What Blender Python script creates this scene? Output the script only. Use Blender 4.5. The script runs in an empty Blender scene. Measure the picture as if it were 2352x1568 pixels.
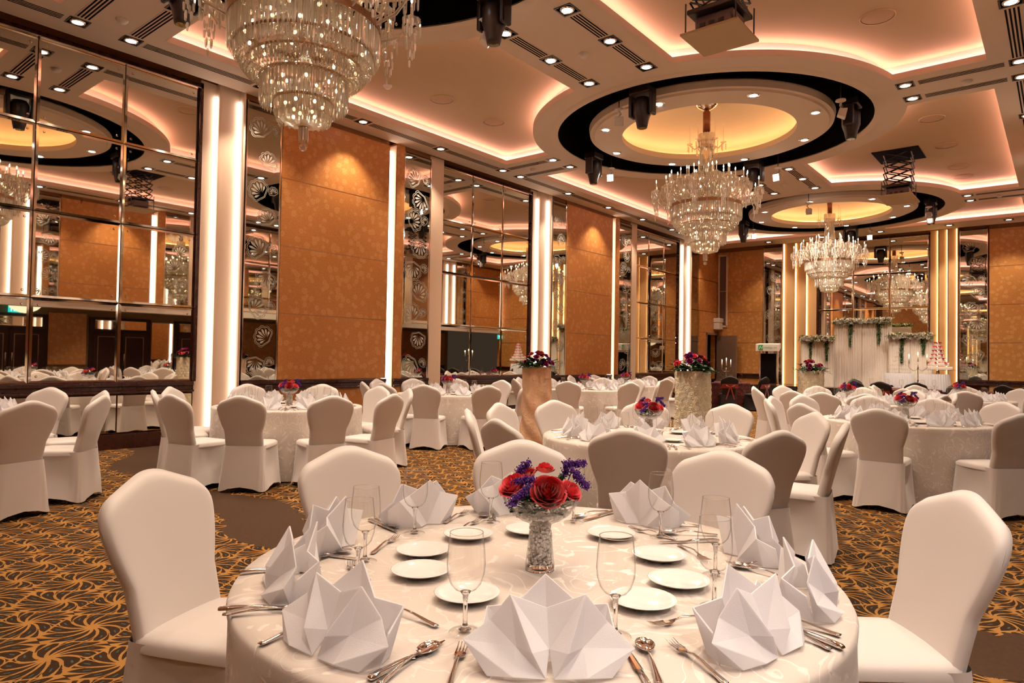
import bpy, bmesh, math, random
from mathutils import Vector, Matrix
random.seed(7)
PI = math.pi
sc = bpy.context.scene
COL = sc.collection

# ------------------------------------------------------------------ camera, world, exposure
cam_d = bpy.data.cameras.new('camera'); cam = bpy.data.objects.new('camera', cam_d); COL.objects.link(cam)
cam_d.sensor_width = 36.0; cam_d.lens = 36.0 * 1551.6 / 2352.0; cam_d.clip_start = 0.05; cam_d.clip_end = 200
yaw, pitch, roll = math.radians(39.295), math.radians(1.345), math.radians(0.974)
Fw = Vector((-math.sin(yaw) * math.cos(pitch), math.cos(yaw) * math.cos(pitch), math.sin(pitch)))
R0 = Vector((math.cos(yaw), math.sin(yaw), 0)); U0 = R0.cross(Fw)
Rt = R0 * math.cos(roll) + U0 * math.sin(roll); Up = -R0 * math.sin(roll) + U0 * math.cos(roll)
CAMP = Vector((0, 0, 1.36))
cam.matrix_world = Matrix(((Rt.x, Up.x, -Fw.x, CAMP.x), (Rt.y, Up.y, -Fw.y, CAMP.y), (Rt.z, Up.z, -Fw.z, CAMP.z), (0, 0, 0, 1)))
sc.camera = cam
def screen_u(x, y, z=0.8):
    d = Vector((x, y, z)) - CAMP; w = d.dot(Fw)
    return 1176 + 1551.6 * d.dot(Rt) / w if w > 0.05 else -9999

wd = bpy.data.worlds.new('world'); sc.world = wd; wd.use_nodes = True
wd.node_tree.nodes['Background'].inputs[0].default_value = (0.9, 0.62, 0.42, 1)
wd.node_tree.nodes['Background'].inputs[1].default_value = 0.05
sc.view_settings.view_transform = 'Standard'; sc.view_settings.look = 'None'
sc.view_settings.exposure = 0.06; sc.view_settings.gamma = 1.0
sc.view_settings.use_curve_mapping = False
cy = sc.cycles
cy.max_bounces = 7; cy.diffuse_bounces = 3; cy.glossy_bounces = 4; cy.transmission_bounces = 4; cy.transparent_max_bounces = 16
cy.use_adaptive_sampling = True; cy.adaptive_threshold = 0.08; cy.adaptive_min_samples = 12
cy.caustics_reflective = False; cy.caustics_refractive = False
cy.sample_clamp_indirect = 4.0; cy.use_denoising = True

# light strengths (all lamps that the room has)
SPOT_W = 150.0          # recessed downlights
CHAND_W = 380.0         # light of the candle bulbs of one chandelier
E_COVE = 19.0           # pink cove strips
E_DOME = 9.0           # amber dome strips
E_WALL = 6.5           # white light slots in the walls
E_AMBER = 5.5          # amber light slots on the far wall

# ------------------------------------------------------------------ materials
def new_mat(name):
    m = bpy.data.materials.new(name); m.use_nodes = True
    nt = m.node_tree; b = nt.nodes['Principled BSDF']
    return m, nt, b
def mat(name, c, rough=0.6, metal=0.0, spec=0.5, sheen=0.0, emit=None, es=0.0, var=0.0, vscale=8.0, bump=0.0, bscale=120.0):
    m, nt, b = new_mat(name)
    b.inputs['Base Color'].default_value = (*c, 1); b.inputs['Roughness'].default_value = rough
    b.inputs['Metallic'].default_value = metal; b.inputs['Specular IOR Level'].default_value = spec
    if sheen: b.inputs['Sheen Weight'].default_value = sheen
    if emit: b.inputs['Emission Color'].default_value = (*emit, 1); b.inputs['Emission Strength'].default_value = es
    if var or bump:
        tc = nt.nodes.new('ShaderNodeTexCoord')
    if var:
        n = nt.nodes.new('ShaderNodeTexNoise'); n.inputs['Scale'].default_value = vscale; n.inputs['Detail'].default_value = 3
        nt.links.new(tc.outputs['Object'], n.inputs['Vector'])
        mx = nt.nodes.new('ShaderNodeMix'); mx.data_type = 'RGBA'
        mx.inputs[6].default_value = (*[k * (1 - var) for k in c], 1); mx.inputs[7].default_value = (*[min(1, k * (1 + var)) for k in c], 1)
        nt.links.new(n.outputs['Fac'], mx.inputs[0]); nt.links.new(mx.outputs[2], b.inputs['Base Color'])
    if bump:
        n2 = nt.nodes.new('ShaderNodeTexNoise'); n2.inputs['Scale'].default_value = bscale
        nt.links.new(tc.outputs['Object'], n2.inputs['Vector'])
        bp = nt.nodes.new('ShaderNodeBump'); bp.inputs['Strength'].default_value = bump; bp.inputs['Distance'].default_value = 0.01
        nt.links.new(n2.outputs['Fac'], bp.inputs['Height']); nt.links.new(bp.outputs[0], b.inputs['Normal'])
    return m
def emat(name, c, s):
    m = bpy.data.materials.new(name); m.use_nodes = True; nt = m.node_tree; nt.nodes.clear()
    e = nt.nodes.new('ShaderNodeEmission'); e.inputs[0].default_value = (*c, 1); e.inputs[1].default_value = s
    o = nt.nodes.new('ShaderNodeOutputMaterial'); nt.links.new(e.outputs[0], o.inputs[0]); return m
def thin_glass(name, tint, gl=0.25, rough=0.02, base=0.06, diffuse=0.0, edge=1.0):
    m = bpy.data.materials.new(name); m.use_nodes = True; nt = m.node_tree; nt.nodes.clear()
    t = nt.nodes.new('ShaderNodeBsdfTransparent'); t.inputs[0].default_value = (*tint, 1)
    lw0 = nt.nodes.new('ShaderNodeLayerWeight'); lw0.inputs[0].default_value = 0.5
    rp = nt.nodes.new('ShaderNodeValToRGB'); rp.color_ramp.elements[0].position = 0.55; rp.color_ramp.elements[0].color = (*tint, 1)
    rp.color_ramp.elements[1].position = 1.0; rp.color_ramp.elements[1].color = (*[q * edge for q in tint], 1)
    nt.links.new(lw0.outputs['Facing'], rp.inputs[0]); nt.links.new(rp.outputs[0], t.inputs[0])
    g = nt.nodes.new('ShaderNodeBsdfGlossy'); g.inputs['Roughness'].default_value = rough; g.inputs[0].default_value = (1, 1, 1, 1)
    lw = nt.nodes.new('ShaderNodeLayerWeight'); lw.inputs[0].default_value = 0.5
    pw = nt.nodes.new('ShaderNodeMath'); pw.operation = 'POWER'; pw.inputs[1].default_value = 3.5; nt.links.new(lw.outputs['Facing'], pw.inputs[0])
    ma = nt.nodes.new('ShaderNodeMath'); ma.operation = 'MULTIPLY_ADD'; ma.use_clamp = True; ma.inputs[1].default_value = gl; ma.inputs[2].default_value = base
    nt.links.new(pw.outputs[0], ma.inputs[0])
    mx = nt.nodes.new('ShaderNodeMixShader'); nt.links.new(ma.outputs[0], mx.inputs[0])
    nt.links.new(t.outputs[0], mx.inputs[1]); nt.links.new(g.outputs[0], mx.inputs[2])
    last = mx
    if diffuse:
        d = nt.nodes.new('ShaderNodeBsdfDiffuse'); d.inputs[0].default_value = (0.95, 0.9, 0.84, 1)
        m2 = nt.nodes.new('ShaderNodeMixShader'); m2.inputs[0].default_value = diffuse
        nt.links.new(mx.outputs[0], m2.inputs[1]); nt.links.new(d.outputs[0], m2.inputs[2]); last = m2
    o = nt.nodes.new('ShaderNodeOutputMaterial'); nt.links.new(last.outputs[0], o.inputs[0]); return m
class NT:
    """small helper for node math"""
    def __init__(s, nt): s.nt = nt
    def val(s, x, sock):
        if isinstance(x, (int, float)): sock.default_value = x
        else: s.nt.links.new(x, sock)
    def m(s, op, a, b=0.0, c=None):
        n = s.nt.nodes.new('ShaderNodeMath'); n.operation = op
        s.val(a, n.inputs[0]); s.val(b, n.inputs[1])
        if c is not None: s.val(c, n.inputs[2])
        return n.outputs[0]
    def mix(s, f, a, b):
        n = s.nt.nodes.new('ShaderNodeMix'); n.data_type = 'RGBA'; s.val(f, n.inputs[0])
        for v, k in ((a, 6), (b, 7)):
            if isinstance(v, tuple): n.inputs[k].default_value = (*v, 1)
            else: s.nt.links.new(v, n.inputs[k])
        return n.outputs[2]
    def rng(s, v, a, b, c=0.0, d=1.0):
        n = s.nt.nodes.new('ShaderNodeMapRange'); n.interpolation_type = 'SMOOTHSTEP'
        s.val(v, n.inputs[0]); n.inputs[1].default_value = a; n.inputs[2].default_value = b
        n.inputs[3].default_value = c; n.inputs[4].default_value = d; return n.outputs[0]
    def noise(s, vec, scale, detail=2.0, out='Fac'):
        n = s.nt.nodes.new('ShaderNodeTexNoise'); n.inputs['Scale'].default_value = scale; n.inputs['Detail'].default_value = detail
        s.nt.links.new(vec, n.inputs['Vector']); return n.outputs[out]
    def vor(s, vec, scale, feature='F1', rand=1.0):
        n = s.nt.nodes.new('ShaderNodeTexVoronoi'); n.feature = feature; n.inputs['Scale'].default_value = scale
        n.inputs['Randomness'].default_value = rand; s.nt.links.new(vec, n.inputs['Vector']); return n
    def pos(s, kind='Object'):
        n = s.nt.nodes.new('ShaderNodeTexCoord'); return n.outputs[kind]
    def vm(s, op, a, b):
        n = s.nt.nodes.new('ShaderNodeVectorMath'); n.operation = op
        for v, k in ((a, 0), (b, 1)):
            if isinstance(v, tuple): n.inputs[k].default_value = v
            else: s.nt.links.new(v, n.inputs[k])
        return n.outputs[0]
    def xyz(s, v):
        n = s.nt.nodes.new('ShaderNodeSeparateXYZ'); s.nt.links.new(v, n.inputs[0]); return n.outputs
    def comb(s, x, y, z=0.0):
        n = s.nt.nodes.new('ShaderNodeCombineXYZ'); s.val(x, n.inputs[0]); s.val(y, n.inputs[1]); s.val(z, n.inputs[2]); return n.outputs[0]

def carpet_material():
    m, nt, b = new_mat('carpet'); h = NT(nt); b.inputs['Roughness'].default_value = 0.95; b.inputs['Specular IOR Level'].default_value = 0.1
    p = h.pos()
    nz = h.noise(p, 1.6, 1.0, 'Color'); warp = h.vm('MULTIPLY', h.vm('SUBTRACT', nz, (0.5, 0.5, 0.5)), (0.22, 0.22, 0.0))
    q = h.vm('ADD', p, warp); X, Y, Z = h.xyz(q)
    fuzz = h.noise(p, 60.0, 1.0)
    def leaves(SX, SY, ox, oy, NL, r0, r1, fat, tw, ph):
        """staggered fans of teardrop leaves; returns mask of the dark leaf bodies and of the blue seeds"""
        def cell(a, c):
            u = h.m('SUBTRACT', h.m('FRACT', h.m('ADD', h.m('DIVIDE', X, SX), a + 50)), 0.5); v = h.m('SUBTRACT', h.m('FRACT', h.m('ADD', h.m('DIVIDE', Y, SY), c + 50)), 0.5)
            return h.m('MULTIPLY', u, SX), h.m('MULTIPLY', v, SY)
        ua, va = cell(ox, oy); ub, vb = cell(ox + 0.5, oy + 0.5)
        da = h.m('ADD', h.m('MULTIPLY', ua, ua), h.m('MULTIPLY', va, va)); db = h.m('ADD', h.m('MULTIPLY', ub, ub), h.m('MULTIPLY', vb, vb))
        sel = h.m('LESS_THAN', db, da); inv = h.m('SUBTRACT', 1.0, sel)
        uu = h.m('ADD', h.m('MULTIPLY', ua, inv), h.m('MULTIPLY', ub, sel)); vv = h.m('ADD', h.m('MULTIPLY', va, inv), h.m('MULTIPLY', vb, sel))
        r = h.m('SQRT', h.m('ADD', h.m('MULTIPLY', uu, uu), h.m('MULTIPLY', vv, vv)))
        th = h.m('ADD', h.m('ADD', h.m('ARCTAN2', vv, uu), h.m('MULTIPLY', r, tw)), ph)
        k = h.m('ADD', h.m('MULTIPLY', th, NL / (2 * PI)), 100.0)
        af = h.m('ABSOLUTE', h.m('SUBTRACT', h.m('FRACT', k), 0.5))
        lat = h.m('MULTIPLY', af, h.m('MULTIPLY', r, 2 * PI / NL))
        t = h.m('DIVIDE', h.m('SUBTRACT', r, r0), r1 - r0)
        tc = h.m('MINIMUM', h.m('MAXIMUM', t, 0.0), 1.0)
        prof = h.m('MULTIPLY', h.m('SINE', h.m('MULTIPLY', h.m('POWER', tc, 1.7), PI)), fat)
        w = h.m('ADD', h.m('MINIMUM', prof, h.m('SUBTRACT', h.m('MULTIPLY', r, PI / NL), 0.0072)), h.m('MULTIPLY', h.m('SUBTRACT', fuzz, 0.5), 0.005))
        body = h.m('MULTIPLY', h.m('LESS_THAN', lat, w), h.m('GREATER_THAN', prof, 0.0005))
        edge = h.m('ABSOLUTE', h.m('SUBTRACT', da, db))
        body = h.m('MULTIPLY', body, h.m('GREATER_THAN', edge, 0.004))
        seed = h.m('MULTIPLY', h.m('LESS_THAN', lat, 0.004), h.m('LESS_THAN', h.m('ABSOLUTE', h.m('SUBTRACT', t, 0.68)), 0.07))
        return body, seed, r
    b1, s1, r = leaves(0.53, 0.43, 0.0, 0.0, 12.0, 0.008, 0.198, 0.030, 3.8, 0.3)
    b2, s2, _ = leaves(0.53, 0.43, 0.0, 0.0, 12.0, 0.110, 0.350, 0.028, 3.8, 0.562)
    dk = h.m('MAXIMUM', b1, b2); sd = h.m('MAXIMUM', s1, s2)
    dark = h.mix(h.noise(p, 30.0), (0.030, 0.014, 0.007), (0.055, 0.028, 0.013))
    dark = h.mix(sd, dark, (0.06, 0.10, 0.095))
    g = h.mix(h.noise(p, 6.0, 3.0), (0.30, 0.130, 0.028), (0.45, 0.235, 0.068))
    pat = h.mix(dk, g, dark)
    PX, PY, PZ = h.xyz(p)
    xo = h.m('ADD', PX, 5.0)
    yc = h.m('ADD', h.m('ADD', 3.02, h.m('MULTIPLY', h.m('MULTIPLY', xo, xo), 0.046)), h.m('MULTIPLY', h.m('SINE', h.m('MULTIPLY', PX, 3.1)), 0.14))
    dy = h.m('SUBTRACT', PY, yc)
    per = h.m('SUBTRACT', h.m('MULTIPLY', h.m('FRACT', h.m('ADD', h.m('DIVIDE', dy, 8.22), 4.5)), 8.22), 4.11)
    nzr = h.noise(p, 7.0, 2.0)
    half = h.m('ADD', 0.20, h.m('MULTIPLY', nzr, 0.26))
    rib = h.m('LESS_THAN', h.m('ABSOLUTE', per), half)
    brown = h.mix(h.noise(p, 40.0), (0.060, 0.032, 0.018), (0.085, 0.048, 0.028))
    colr = h.mix(rib, pat, brown)
    nt.links.new(colr, b.inputs['Base Color'])
    bp = nt.nodes.new('ShaderNodeBump'); bp.inputs['Strength'].default_value = 0.5; bp.inputs['Distance'].default_value = 0.004
    nt.links.new(h.noise(p, 400.0), bp.inputs['Height']); nt.links.new(bp.outputs[0], b.inputs['Normal'])
    return m

def damask_wall(name, c1, c2, swap):
    """wallpaper with soft rosettes; swap chooses the plane the pattern lies in"""
    m, nt, b = new_mat(name); h = NT(nt); b.inputs['Roughness'].default_value = 0.42; b.inputs['Specular IOR Level'].default_value = 0.45
    p = h.pos(); X, Y, Z = h.xyz(p)
    v = h.comb(Y if swap else X, Z, 0.0)
    nzw = h.noise(v, 5.0, 1.0, 'Color'); v = h.vm('ADD', v, h.vm('MULTIPLY', h.vm('SUBTRACT', nzw, (0.5, 0.5, 0.5)), (0.05, 0.05, 0.0)))
    vr = h.vor(v, 7.5, 'F1', 0.8)
    d = vr.outputs['Distance']
    dv = h.vm('SUBTRACT', h.vm('MULTIPLY', v, (7.5, 7.5, 0.0)), h.vm('MULTIPLY', vr.outputs['Position'], (7.5, 7.5, 0.0)))
    dx, dy, dz = h.xyz(dv)
    th = h.m('ARCTAN2', dy, dx)
    pet = h.m('MULTIPLY', h.m('SINE', h.m('MULTIPLY', th, 7.0)), 0.055)
    ring = h.m('ADD', d, pet)
    f = h.m('SUBTRACT', h.rng(ring, 0.36, 0.42, 1.0, 0.0), h.m('MULTIPLY', h.rng(h.m('ABSOLUTE', h.m('SUBTRACT', ring, 0.22)), 0.02, 0.05, 1.0, 0.0), 0.9))
    nzf = h.noise(v, 55.0, 2.0)
    f2 = h.m('MULTIPLY', h.m('MAXIMUM', f, h.m('MULTIPLY', h.m('GREATER_THAN', nzf, 0.58), 0.7)), 0.85)
    nt.links.new(h.mix(f2, c1, c2), b.inputs['Base Color'])
    return m

def damask_cloth():
    m, nt, b = new_mat('damask_cloth'); h = NT(nt)
    p = h.pos()
    n1 = h.noise(p, 2.6, 2.0, 'Color')
    q = h.vm('ADD', p, h.vm('MULTIPLY', h.vm('SUBTRACT', n1, (0.5, 0.5, 0.5)), (0.35, 0.35, 0.35)))
    w = nt.nodes.new('ShaderNodeTexNoise'); w.inputs['Scale'].default_value = 7.0; w.inputs['Detail'].default_value = 1.0; nt.links.new(q, w.inputs['Vector'])
    f = w.outputs['Fac']
    s = h.m('ABSOLUTE', h.m('SUBTRACT', h.m('FRACT', h.m('MULTIPLY', f, 9.0)), 0.5))
    line = h.m('MULTIPLY', h.rng(s, 0.04, 0.09, 1.0, 0.0), h.rng(h.noise(p, 3.0, 1.0), 0.40, 0.62))
    leaf = h.m('MULTIPLY', h.rng(h.noise(q, 16.0, 1.0), 0.56, 0.60), h.rng(s, 0.10, 0.28, 1.0, 0.0))
    g = h.m('MINIMUM', h.m('ADD', line, leaf), 1.0)
    nt.links.new(h.mix(g, (0.58, 0.50, 0.44), (0.71, 0.64, 0.58)), b.inputs['Base Color'])
    nt.links.new(h.rng(g, 0.0, 1.0, 0.62, 0.36), b.inputs['Roughness'])
    b.inputs['Sheen Weight'].default_value = 0.2
    bp = nt.nodes.new('ShaderNodeBump'); bp.inputs['Strength'].default_value = 0.25; bp.inputs['Distance'].default_value = 0.002
    nt.links.new(h.m('ADD', g, h.m('MULTIPLY', h.noise(p, 300.0), 0.5)), bp.inputs['Height']); nt.links.new(bp.outputs[0], b.inputs['Normal'])
    return m

def rosette_cloth(name, c1, c2, scale):
    m, nt, b = new_mat(name); h = NT(nt); b.inputs['Roughness'].default_value = 0.8
    p = h.pos(); vr = h.vor(p, scale, 'F1', 0.5); d = vr.outputs['Distance']
    sp = h.m('SINE', h.m('MULTIPLY', d, 26.0))
    f = h.rng(sp, -1.0, 1.0)
    f = h.m('MULTIPLY', f, h.rng(d, 0.62, 0.35))
    nt.links.new(h.mix(f, c1, c2), b.inputs['Base Color'])
    bp = nt.nodes.new('ShaderNodeBump'); bp.inputs['Strength'].default_value = 0.9; bp.inputs['Distance'].default_value = 0.02
    nt.links.new(f, bp.inputs['Height']); nt.links.new(bp.outputs[0], b.inputs['Normal'])
    return m

M = {}
M['carpet'] = carpet_material()
M['ceiling'] = mat('ceiling_paint', (0.68, 0.53, 0.41), 0.8, var=0.03, vscale=0.8)
M['ceiling_gold'] = mat('ceiling_upper_paint', (0.50, 0.355, 0.19), 0.75, var=0.04, vscale=0.7)
M['cove_paint'] = mat('cove_paint', (0.86, 0.66, 0.54), 0.75)
M['dome'] = mat('dome_gold_leaf', (0.80, 0.62, 0.43), 0.5, var=0.12, vscale=1.2)
M['black'] = mat('black_void_paint', (0.004, 0.002, 0.002), 0.9, spec=0.1)
M['blackmetal'] = mat('black_metal', (0.02, 0.013, 0.012), 0.35, spec=0.6)
M['wall_w'] = damask_wall('wallpaper_long_wall', (0.58, 0.225, 0.055), (0.70, 0.35, 0.12), True)
M['wall_f'] = damask_wall('wallpaper_end_wall', (0.58, 0.255, 0.065), (0.72, 0.40, 0.14), False)
M['brownpaint'] = mat('brown_soffit_paint', (0.32, 0.13, 0.045), 0.6, var=0.06, vscale=3)
M['darkwood'] = mat('dark_wood', (0.045, 0.010, 0.006), 0.22, spec=0.7, var=0.25, vscale=12)
M['chrome'] = mat('chrome', (0.82, 0.74, 0.66), 0.12, metal=1.0)
M['brass'] = mat('bronze', (0.40, 0.24, 0.14), 0.28, metal=1.0)
M['mirror'] = mat('mirror_glass', (0.80, 0.76, 0.68), 0.015, metal=1.0)
M['mirror_g'] = mat('tinted_mirror', (0.62, 0.61, 0.53), 0.02, metal=1.0)
M['bevel'] = mat('mirror_bevel', (0.80, 0.72, 0.62), 0.06, metal=1.0)
M['etch'] = mat('etched_glass', (0.56, 0.54, 0.46), 0.7)
M['pil'] = mat('cream_pilaster', (0.80, 0.60, 0.44), 0.6)
M['pil_o'] = mat('amber_pilaster', (0.78, 0.48, 0.22), 0.6)
M['led_w'] = emat('led_white', (1.0, 0.84, 0.72), E_WALL)
M['led_o'] = emat('led_amber', (1.0, 0.60, 0.25), E_AMBER)
M['led_p'] = emat('led_pink', (1.0, 0.56, 0.56), E_COVE)
M['led_d'] = emat('led_dome', (1.0, 0.56, 0.25), E_DOME)
M['lamp'] = emat('lamp_face', (0.95, 0.97, 1.0), 10.0)
M['chair'] = mat('spandex_cover', (0.64, 0.575, 0.54), 0.55, sheen=0.35, var=0.02, vscale=3)
M['clearglass'] = mat('solid_clear_glass', (1.0, 0.99, 0.98), 0.0, spec=0.5); M['clearglass'].node_tree.nodes['Principled BSDF'].inputs['Transmission Weight'].default_value = 1.0
M['clearglass'].node_tree.nodes['Principled BSDF'].inputs['IOR'].default_value = 1.47
M['napkin'] = mat('white_linen', (0.93, 0.92, 0.94), 0.8, sheen=0.1, bump=0.15, bscale=500)
_n = M['napkin'].node_tree; _t = _n.nodes.new('ShaderNodeBsdfTranslucent'); _t.inputs[0].default_value = (0.95, 0.93, 0.95, 1)
_m = _n.nodes.new('ShaderNodeMixShader'); _m.inputs[0].default_value = 0.45
_n.links.new(_n.nodes['Principled BSDF'].outputs[0], _m.inputs[1]); _n.links.new(_t.outputs[0], _m.inputs[2]); _n.links.new(_m.outputs[0], _n.nodes['Material Output'].inputs[0])
M['cloth'] = damask_cloth()
M['china'] = mat('white_china', (0.76, 0.73, 0.70), 0.12, spec=0.6)
M['steel'] = mat('polished_steel', (0.72, 0.66, 0.62), 0.10, metal=1.0)
M['glass'] = thin_glass('wine_glass', (0.99, 0.985, 0.975), 0.5, 0.01, 0.03, edge=0.45)
M['vase'] = thin_glass('vase_glass', (0.98, 0.975, 0.975), 0.5, 0.02, 0.03, edge=0.45)
M['gems'] = thin_glass('glass_gems', (0.98, 0.96, 0.95), 0.3, 0.12, 0.06, 0.75)
M['crystal'] = thin_glass('crystal', (1.0, 0.95, 0.88), 0.5, 0.04, 0.30, 0.30)
M['candle'] = mat('candle_sleeve_glow', (0.90, 0.84, 0.72), 0.5, emit=(1.0, 0.75, 0.5), es=0.05)  # faint warm glow is put into the sleeve, itself no lamp
M['flame'] = emat('candle_bulb', (1.0, 0.78, 0.48), 20.0)
M['bulb'] = emat('added_inner_bulb', (1.0, 0.76, 0.46), 16.0)  # for the bulbs added among the crystals for glitter
M['amberstem'] = mat('amber_stem', (0.22, 0.05, 0.01), 0.3)
M['red'] = mat('deep_red_petal', (0.50, 0.004, 0.008), 0.55, sheen=0.2, var=0.25, vscale=20)
M['coral'] = mat('coral_petal', (0.85, 0.07, 0.09), 0.55, sheen=0.2, var=0.15, vscale=20)
M['purple'] = mat('purple_statice', (0.10, 0.02, 0.24), 0.8, var=0.4, vscale=60)
M['magenta'] = mat('magenta_petal', (0.30, 0.015, 0.12), 0.6, var=0.3, vscale=20)
M['leaf'] = mat('green_leaf', (0.02, 0.075, 0.018), 0.5, var=0.4, vscale=15)
M['leafl'] = mat('light_green_leaf', (0.34, 0.40, 0.16), 0.5, var=0.3, vscale=15)
M['cream'] = mat('cream_petal', (0.80, 0.72, 0.62), 0.6, var=0.1, vscale=15)
M['ros_w'] = rosette_cloth('ivory_rosette_fabric', (0.72, 0.62, 0.44), (0.88, 0.82, 0.64), 17.0)
M['ros_p'] = mat('peach_ruffle_fabric', (0.80, 0.52, 0.34), 0.8, var=0.22, vscale=9, bump=0.8, bscale=30)
M['drape'] = mat('white_drape', (0.86, 0.78, 0.68), 0.7)
M['maroon'] = rosette_cloth('maroon_cloth', (0.05, 0.004, 0.003), (0.22, 0.015, 0.012), 10.0)
M['redsash'] = mat('red_organza', (0.28, 0.012, 0.008), 0.5, sheen=0.5)
M['blackcloth'] = mat('black_cloth', (0.012, 0.006, 0.005), 0.7)
M['flame2'] = emat('tealight_flame', (1.0, 0.72, 0.35), 18.0)
M['wax'] = mat('wax', (0.9, 0.8, 0.66), 0.4)
M['proj'] = mat('projector_grey', (0.17, 0.12, 0.12), 0.45)
M['board'] = mat('beige_board', (0.50, 0.36, 0.20), 0.7)
M['grille'] = mat('speaker_grille', (0.50, 0.33, 0.19), 0.8)
M['whiteplastic'] = mat('white_plastic', (0.75, 0.66, 0.58), 0.5)
M['cake'] = mat('icing', (0.84, 0.72, 0.66), 0.5)
M['greydoor'] = mat('grey_door', (0.28, 0.18, 0.13), 0.5)
M['green'] = mat('green_logo', (0.02, 0.26, 0.08), 0.5)
M['sign'] = emat('exit_sign', (0.02, 0.55, 0.50), 1.6)
M['signw'] = emat('exit_letters', (0.9, 1.0, 0.95), 2.0)
M['doorwood'] = mat('door_wood', (0.05, 0.016, 0.009), 0.55, spec=0.25, var=0.2, vscale=10)
M['brownplain'] = mat('brown_alcove_paint', (0.28, 0.16, 0.06), 0.6)

# ------------------------------------------------------------------ mesh helpers
class MB:
    def __init__(s): s.v = []; s.f = []
    def add(s, vs, fs):
        n = len(s.v); s.v.extend([tuple(p) for p in vs]); s.f.extend([tuple(i + n for i in f) for f in fs]); return s
    def box(s, x0, x1, y0, y1, z0, z1, fr=None):
        vs = [(x, y, z) for z in (z0, z1) for y in (y0, y1) for x in (x0, x1)]
        if fr: vs = [fr(*p) for p in vs]
        return s.add(vs, [(0, 2, 3, 1), (4, 5, 7, 6), (0, 1, 5, 4), (2, 6, 7, 3), (0, 4, 6, 2), (1, 3, 7, 5)])
    def lathe(s, prof, n=24, o=(0, 0, 0), closed=False):
        vs = []; fs = []
        for r, z in prof:
            for i in range(n):
                a = 2 * PI * i / n; vs.append((o[0] + r * math.cos(a), o[1] + r * math.sin(a), o[2] + z))
        k = len(prof)
        for j in range(k - 1):
            for i in range(n):
                a = j * n + i; b = j * n + (i + 1) % n; fs.append((a, b, b + n, a + n))
        if prof[0][0] > 1e-4 and closed: fs.append(tuple(reversed(range(n))))
        if prof[-1][0] > 1e-4 and closed: fs.append(tuple(range((k - 1) * n, k * n)))
        return s.add(vs, fs)
    def tube(s, pts, r, n=6, cap=True):
        pts = [Vector(p) for p in pts]; rs = r if isinstance(r, (list, tuple)) else [r] * len(pts)
        vs = []; fs = []
        for i, p in enumerate(pts):
            t = (pts[min(i + 1, len(pts) - 1)] - pts[max(i - 1, 0)]).normalized()
            a = Vector((0, 0, 1)) if abs(t.z) < 0.9 else Vector((1, 0, 0))
            u = t.cross(a).normalized(); w = t.cross(u)
            for k in range(n):
                g = 2 * PI * k / n; vs.append(p + (u * math.cos(g) + w * math.sin(g)) * rs[i])
        for i in range(len(pts) - 1):
            for k in range(n):
                a = i * n + k; b = i * n + (k + 1) % n; fs.append((a, b, b + n, a + n))
        if cap: fs.append(tuple(range(n))); fs.append(tuple(reversed(range((len(pts) - 1) * n, len(pts) * n))))
        return s.add(vs, fs)
    def grid(s, fn, nu, nv, wrap=False):
        vs = [fn(i / (nu if wrap else nu - 1), j / (nv - 1)) for j in range(nv) for i in range(nu)]
        fs = []
        for j in range(nv - 1):
            for i in range(nu if wrap else nu - 1):
                a = j * nu + i; b = j * nu + (i + 1) % nu; fs.append((a, b, b + nu, a + nu))
        return s.add(vs, fs)
    def ball(s, c, r, n=8, m=5, sz=1.0):
        return s.lathe([(max(r * math.sin(PI * j / m), 0.0), -r * sz * math.cos(PI * j / m)) for j in range(m + 1)], n, c)
    def build(s, name, m, parent=None, smooth=False, solid=0.0, bevel=0.0, sub=0, clean=True):
        me = bpy.data.meshes.new(name); me.from_pydata(s.v, [], s.f); me.update()
        if clean:
            bm = bmesh.new(); bm.from_mesh(me); bmesh.ops.remove_doubles(bm, verts=bm.verts, dist=1e-5)
            bmesh.ops.recalc_face_normals(bm, faces=bm.faces); bm.to_mesh(me); bm.free()
        return link_mesh(me, name, m, parent, smooth, solid, bevel, sub)
def link_mesh(me, name, m, parent=None, smooth=False, solid=0.0, bevel=0.0, sub=0):
    o = bpy.data.objects.new(name, me); COL.objects.link(o)
    if m: me.materials.append(M[m] if isinstance(m, str) else m)
    if smooth:
        for p in me.polygons: p.use_smooth = True
    if solid: q = o.modifiers.new('solid', 'SOLIDIFY'); q.thickness = solid; q.offset = 0
    if bevel: q = o.modifiers.new('bevel', 'BEVEL'); q.width = bevel; q.segments = 2; q.limit_method = 'ANGLE'
    if sub: q = o.modifiers.new('sub', 'SUBSURF'); q.levels = sub; q.render_levels = sub
    if parent: o.parent = parent
    return o
def tag(o, label, cat, group=None):
    o['label'] = label; o['category'] = cat
    if group: o['group'] = group
    return o
def thing(name, label, cat, loc=(0, 0, 0), rz=0.0, group=None):
    o = bpy.data.objects.new(name, None); COL.objects.link(o); o.location = loc; o.rotation_euler = (0, 0, rz)
    o.empty_display_size = 0.05
    return tag(o, label, cat, group)
def struct(o, label=None):
    o['kind'] = 'structure'
    if label: o['label'] = label
    return o
KIDS = {}
def snapshot(root):
    out = []
    for o in bpy.data.objects:
        if o.parent is root: out.append((o, snapshot(o)))
    return out
def dup(root, loc, rz=0.0, label=None, group=None, scale=None):
    if root.name not in KIDS: KIDS[root.name] = snapshot(root)
    def cp(o, kids, par):
        c = o.copy(); COL.objects.link(c); c.parent = par
        for k, kk in kids: cp(k, kk, c)
        return c
    r = cp(root, KIDS[root.name], None)
    r.location = loc; r.rotation_euler = (0, 0, rz)
    if scale: r.scale = (scale,) * 3 if isinstance(scale, (int, float)) else scale
    if label: r['label'] = label
    if group: r['group'] = group
    return r
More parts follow.
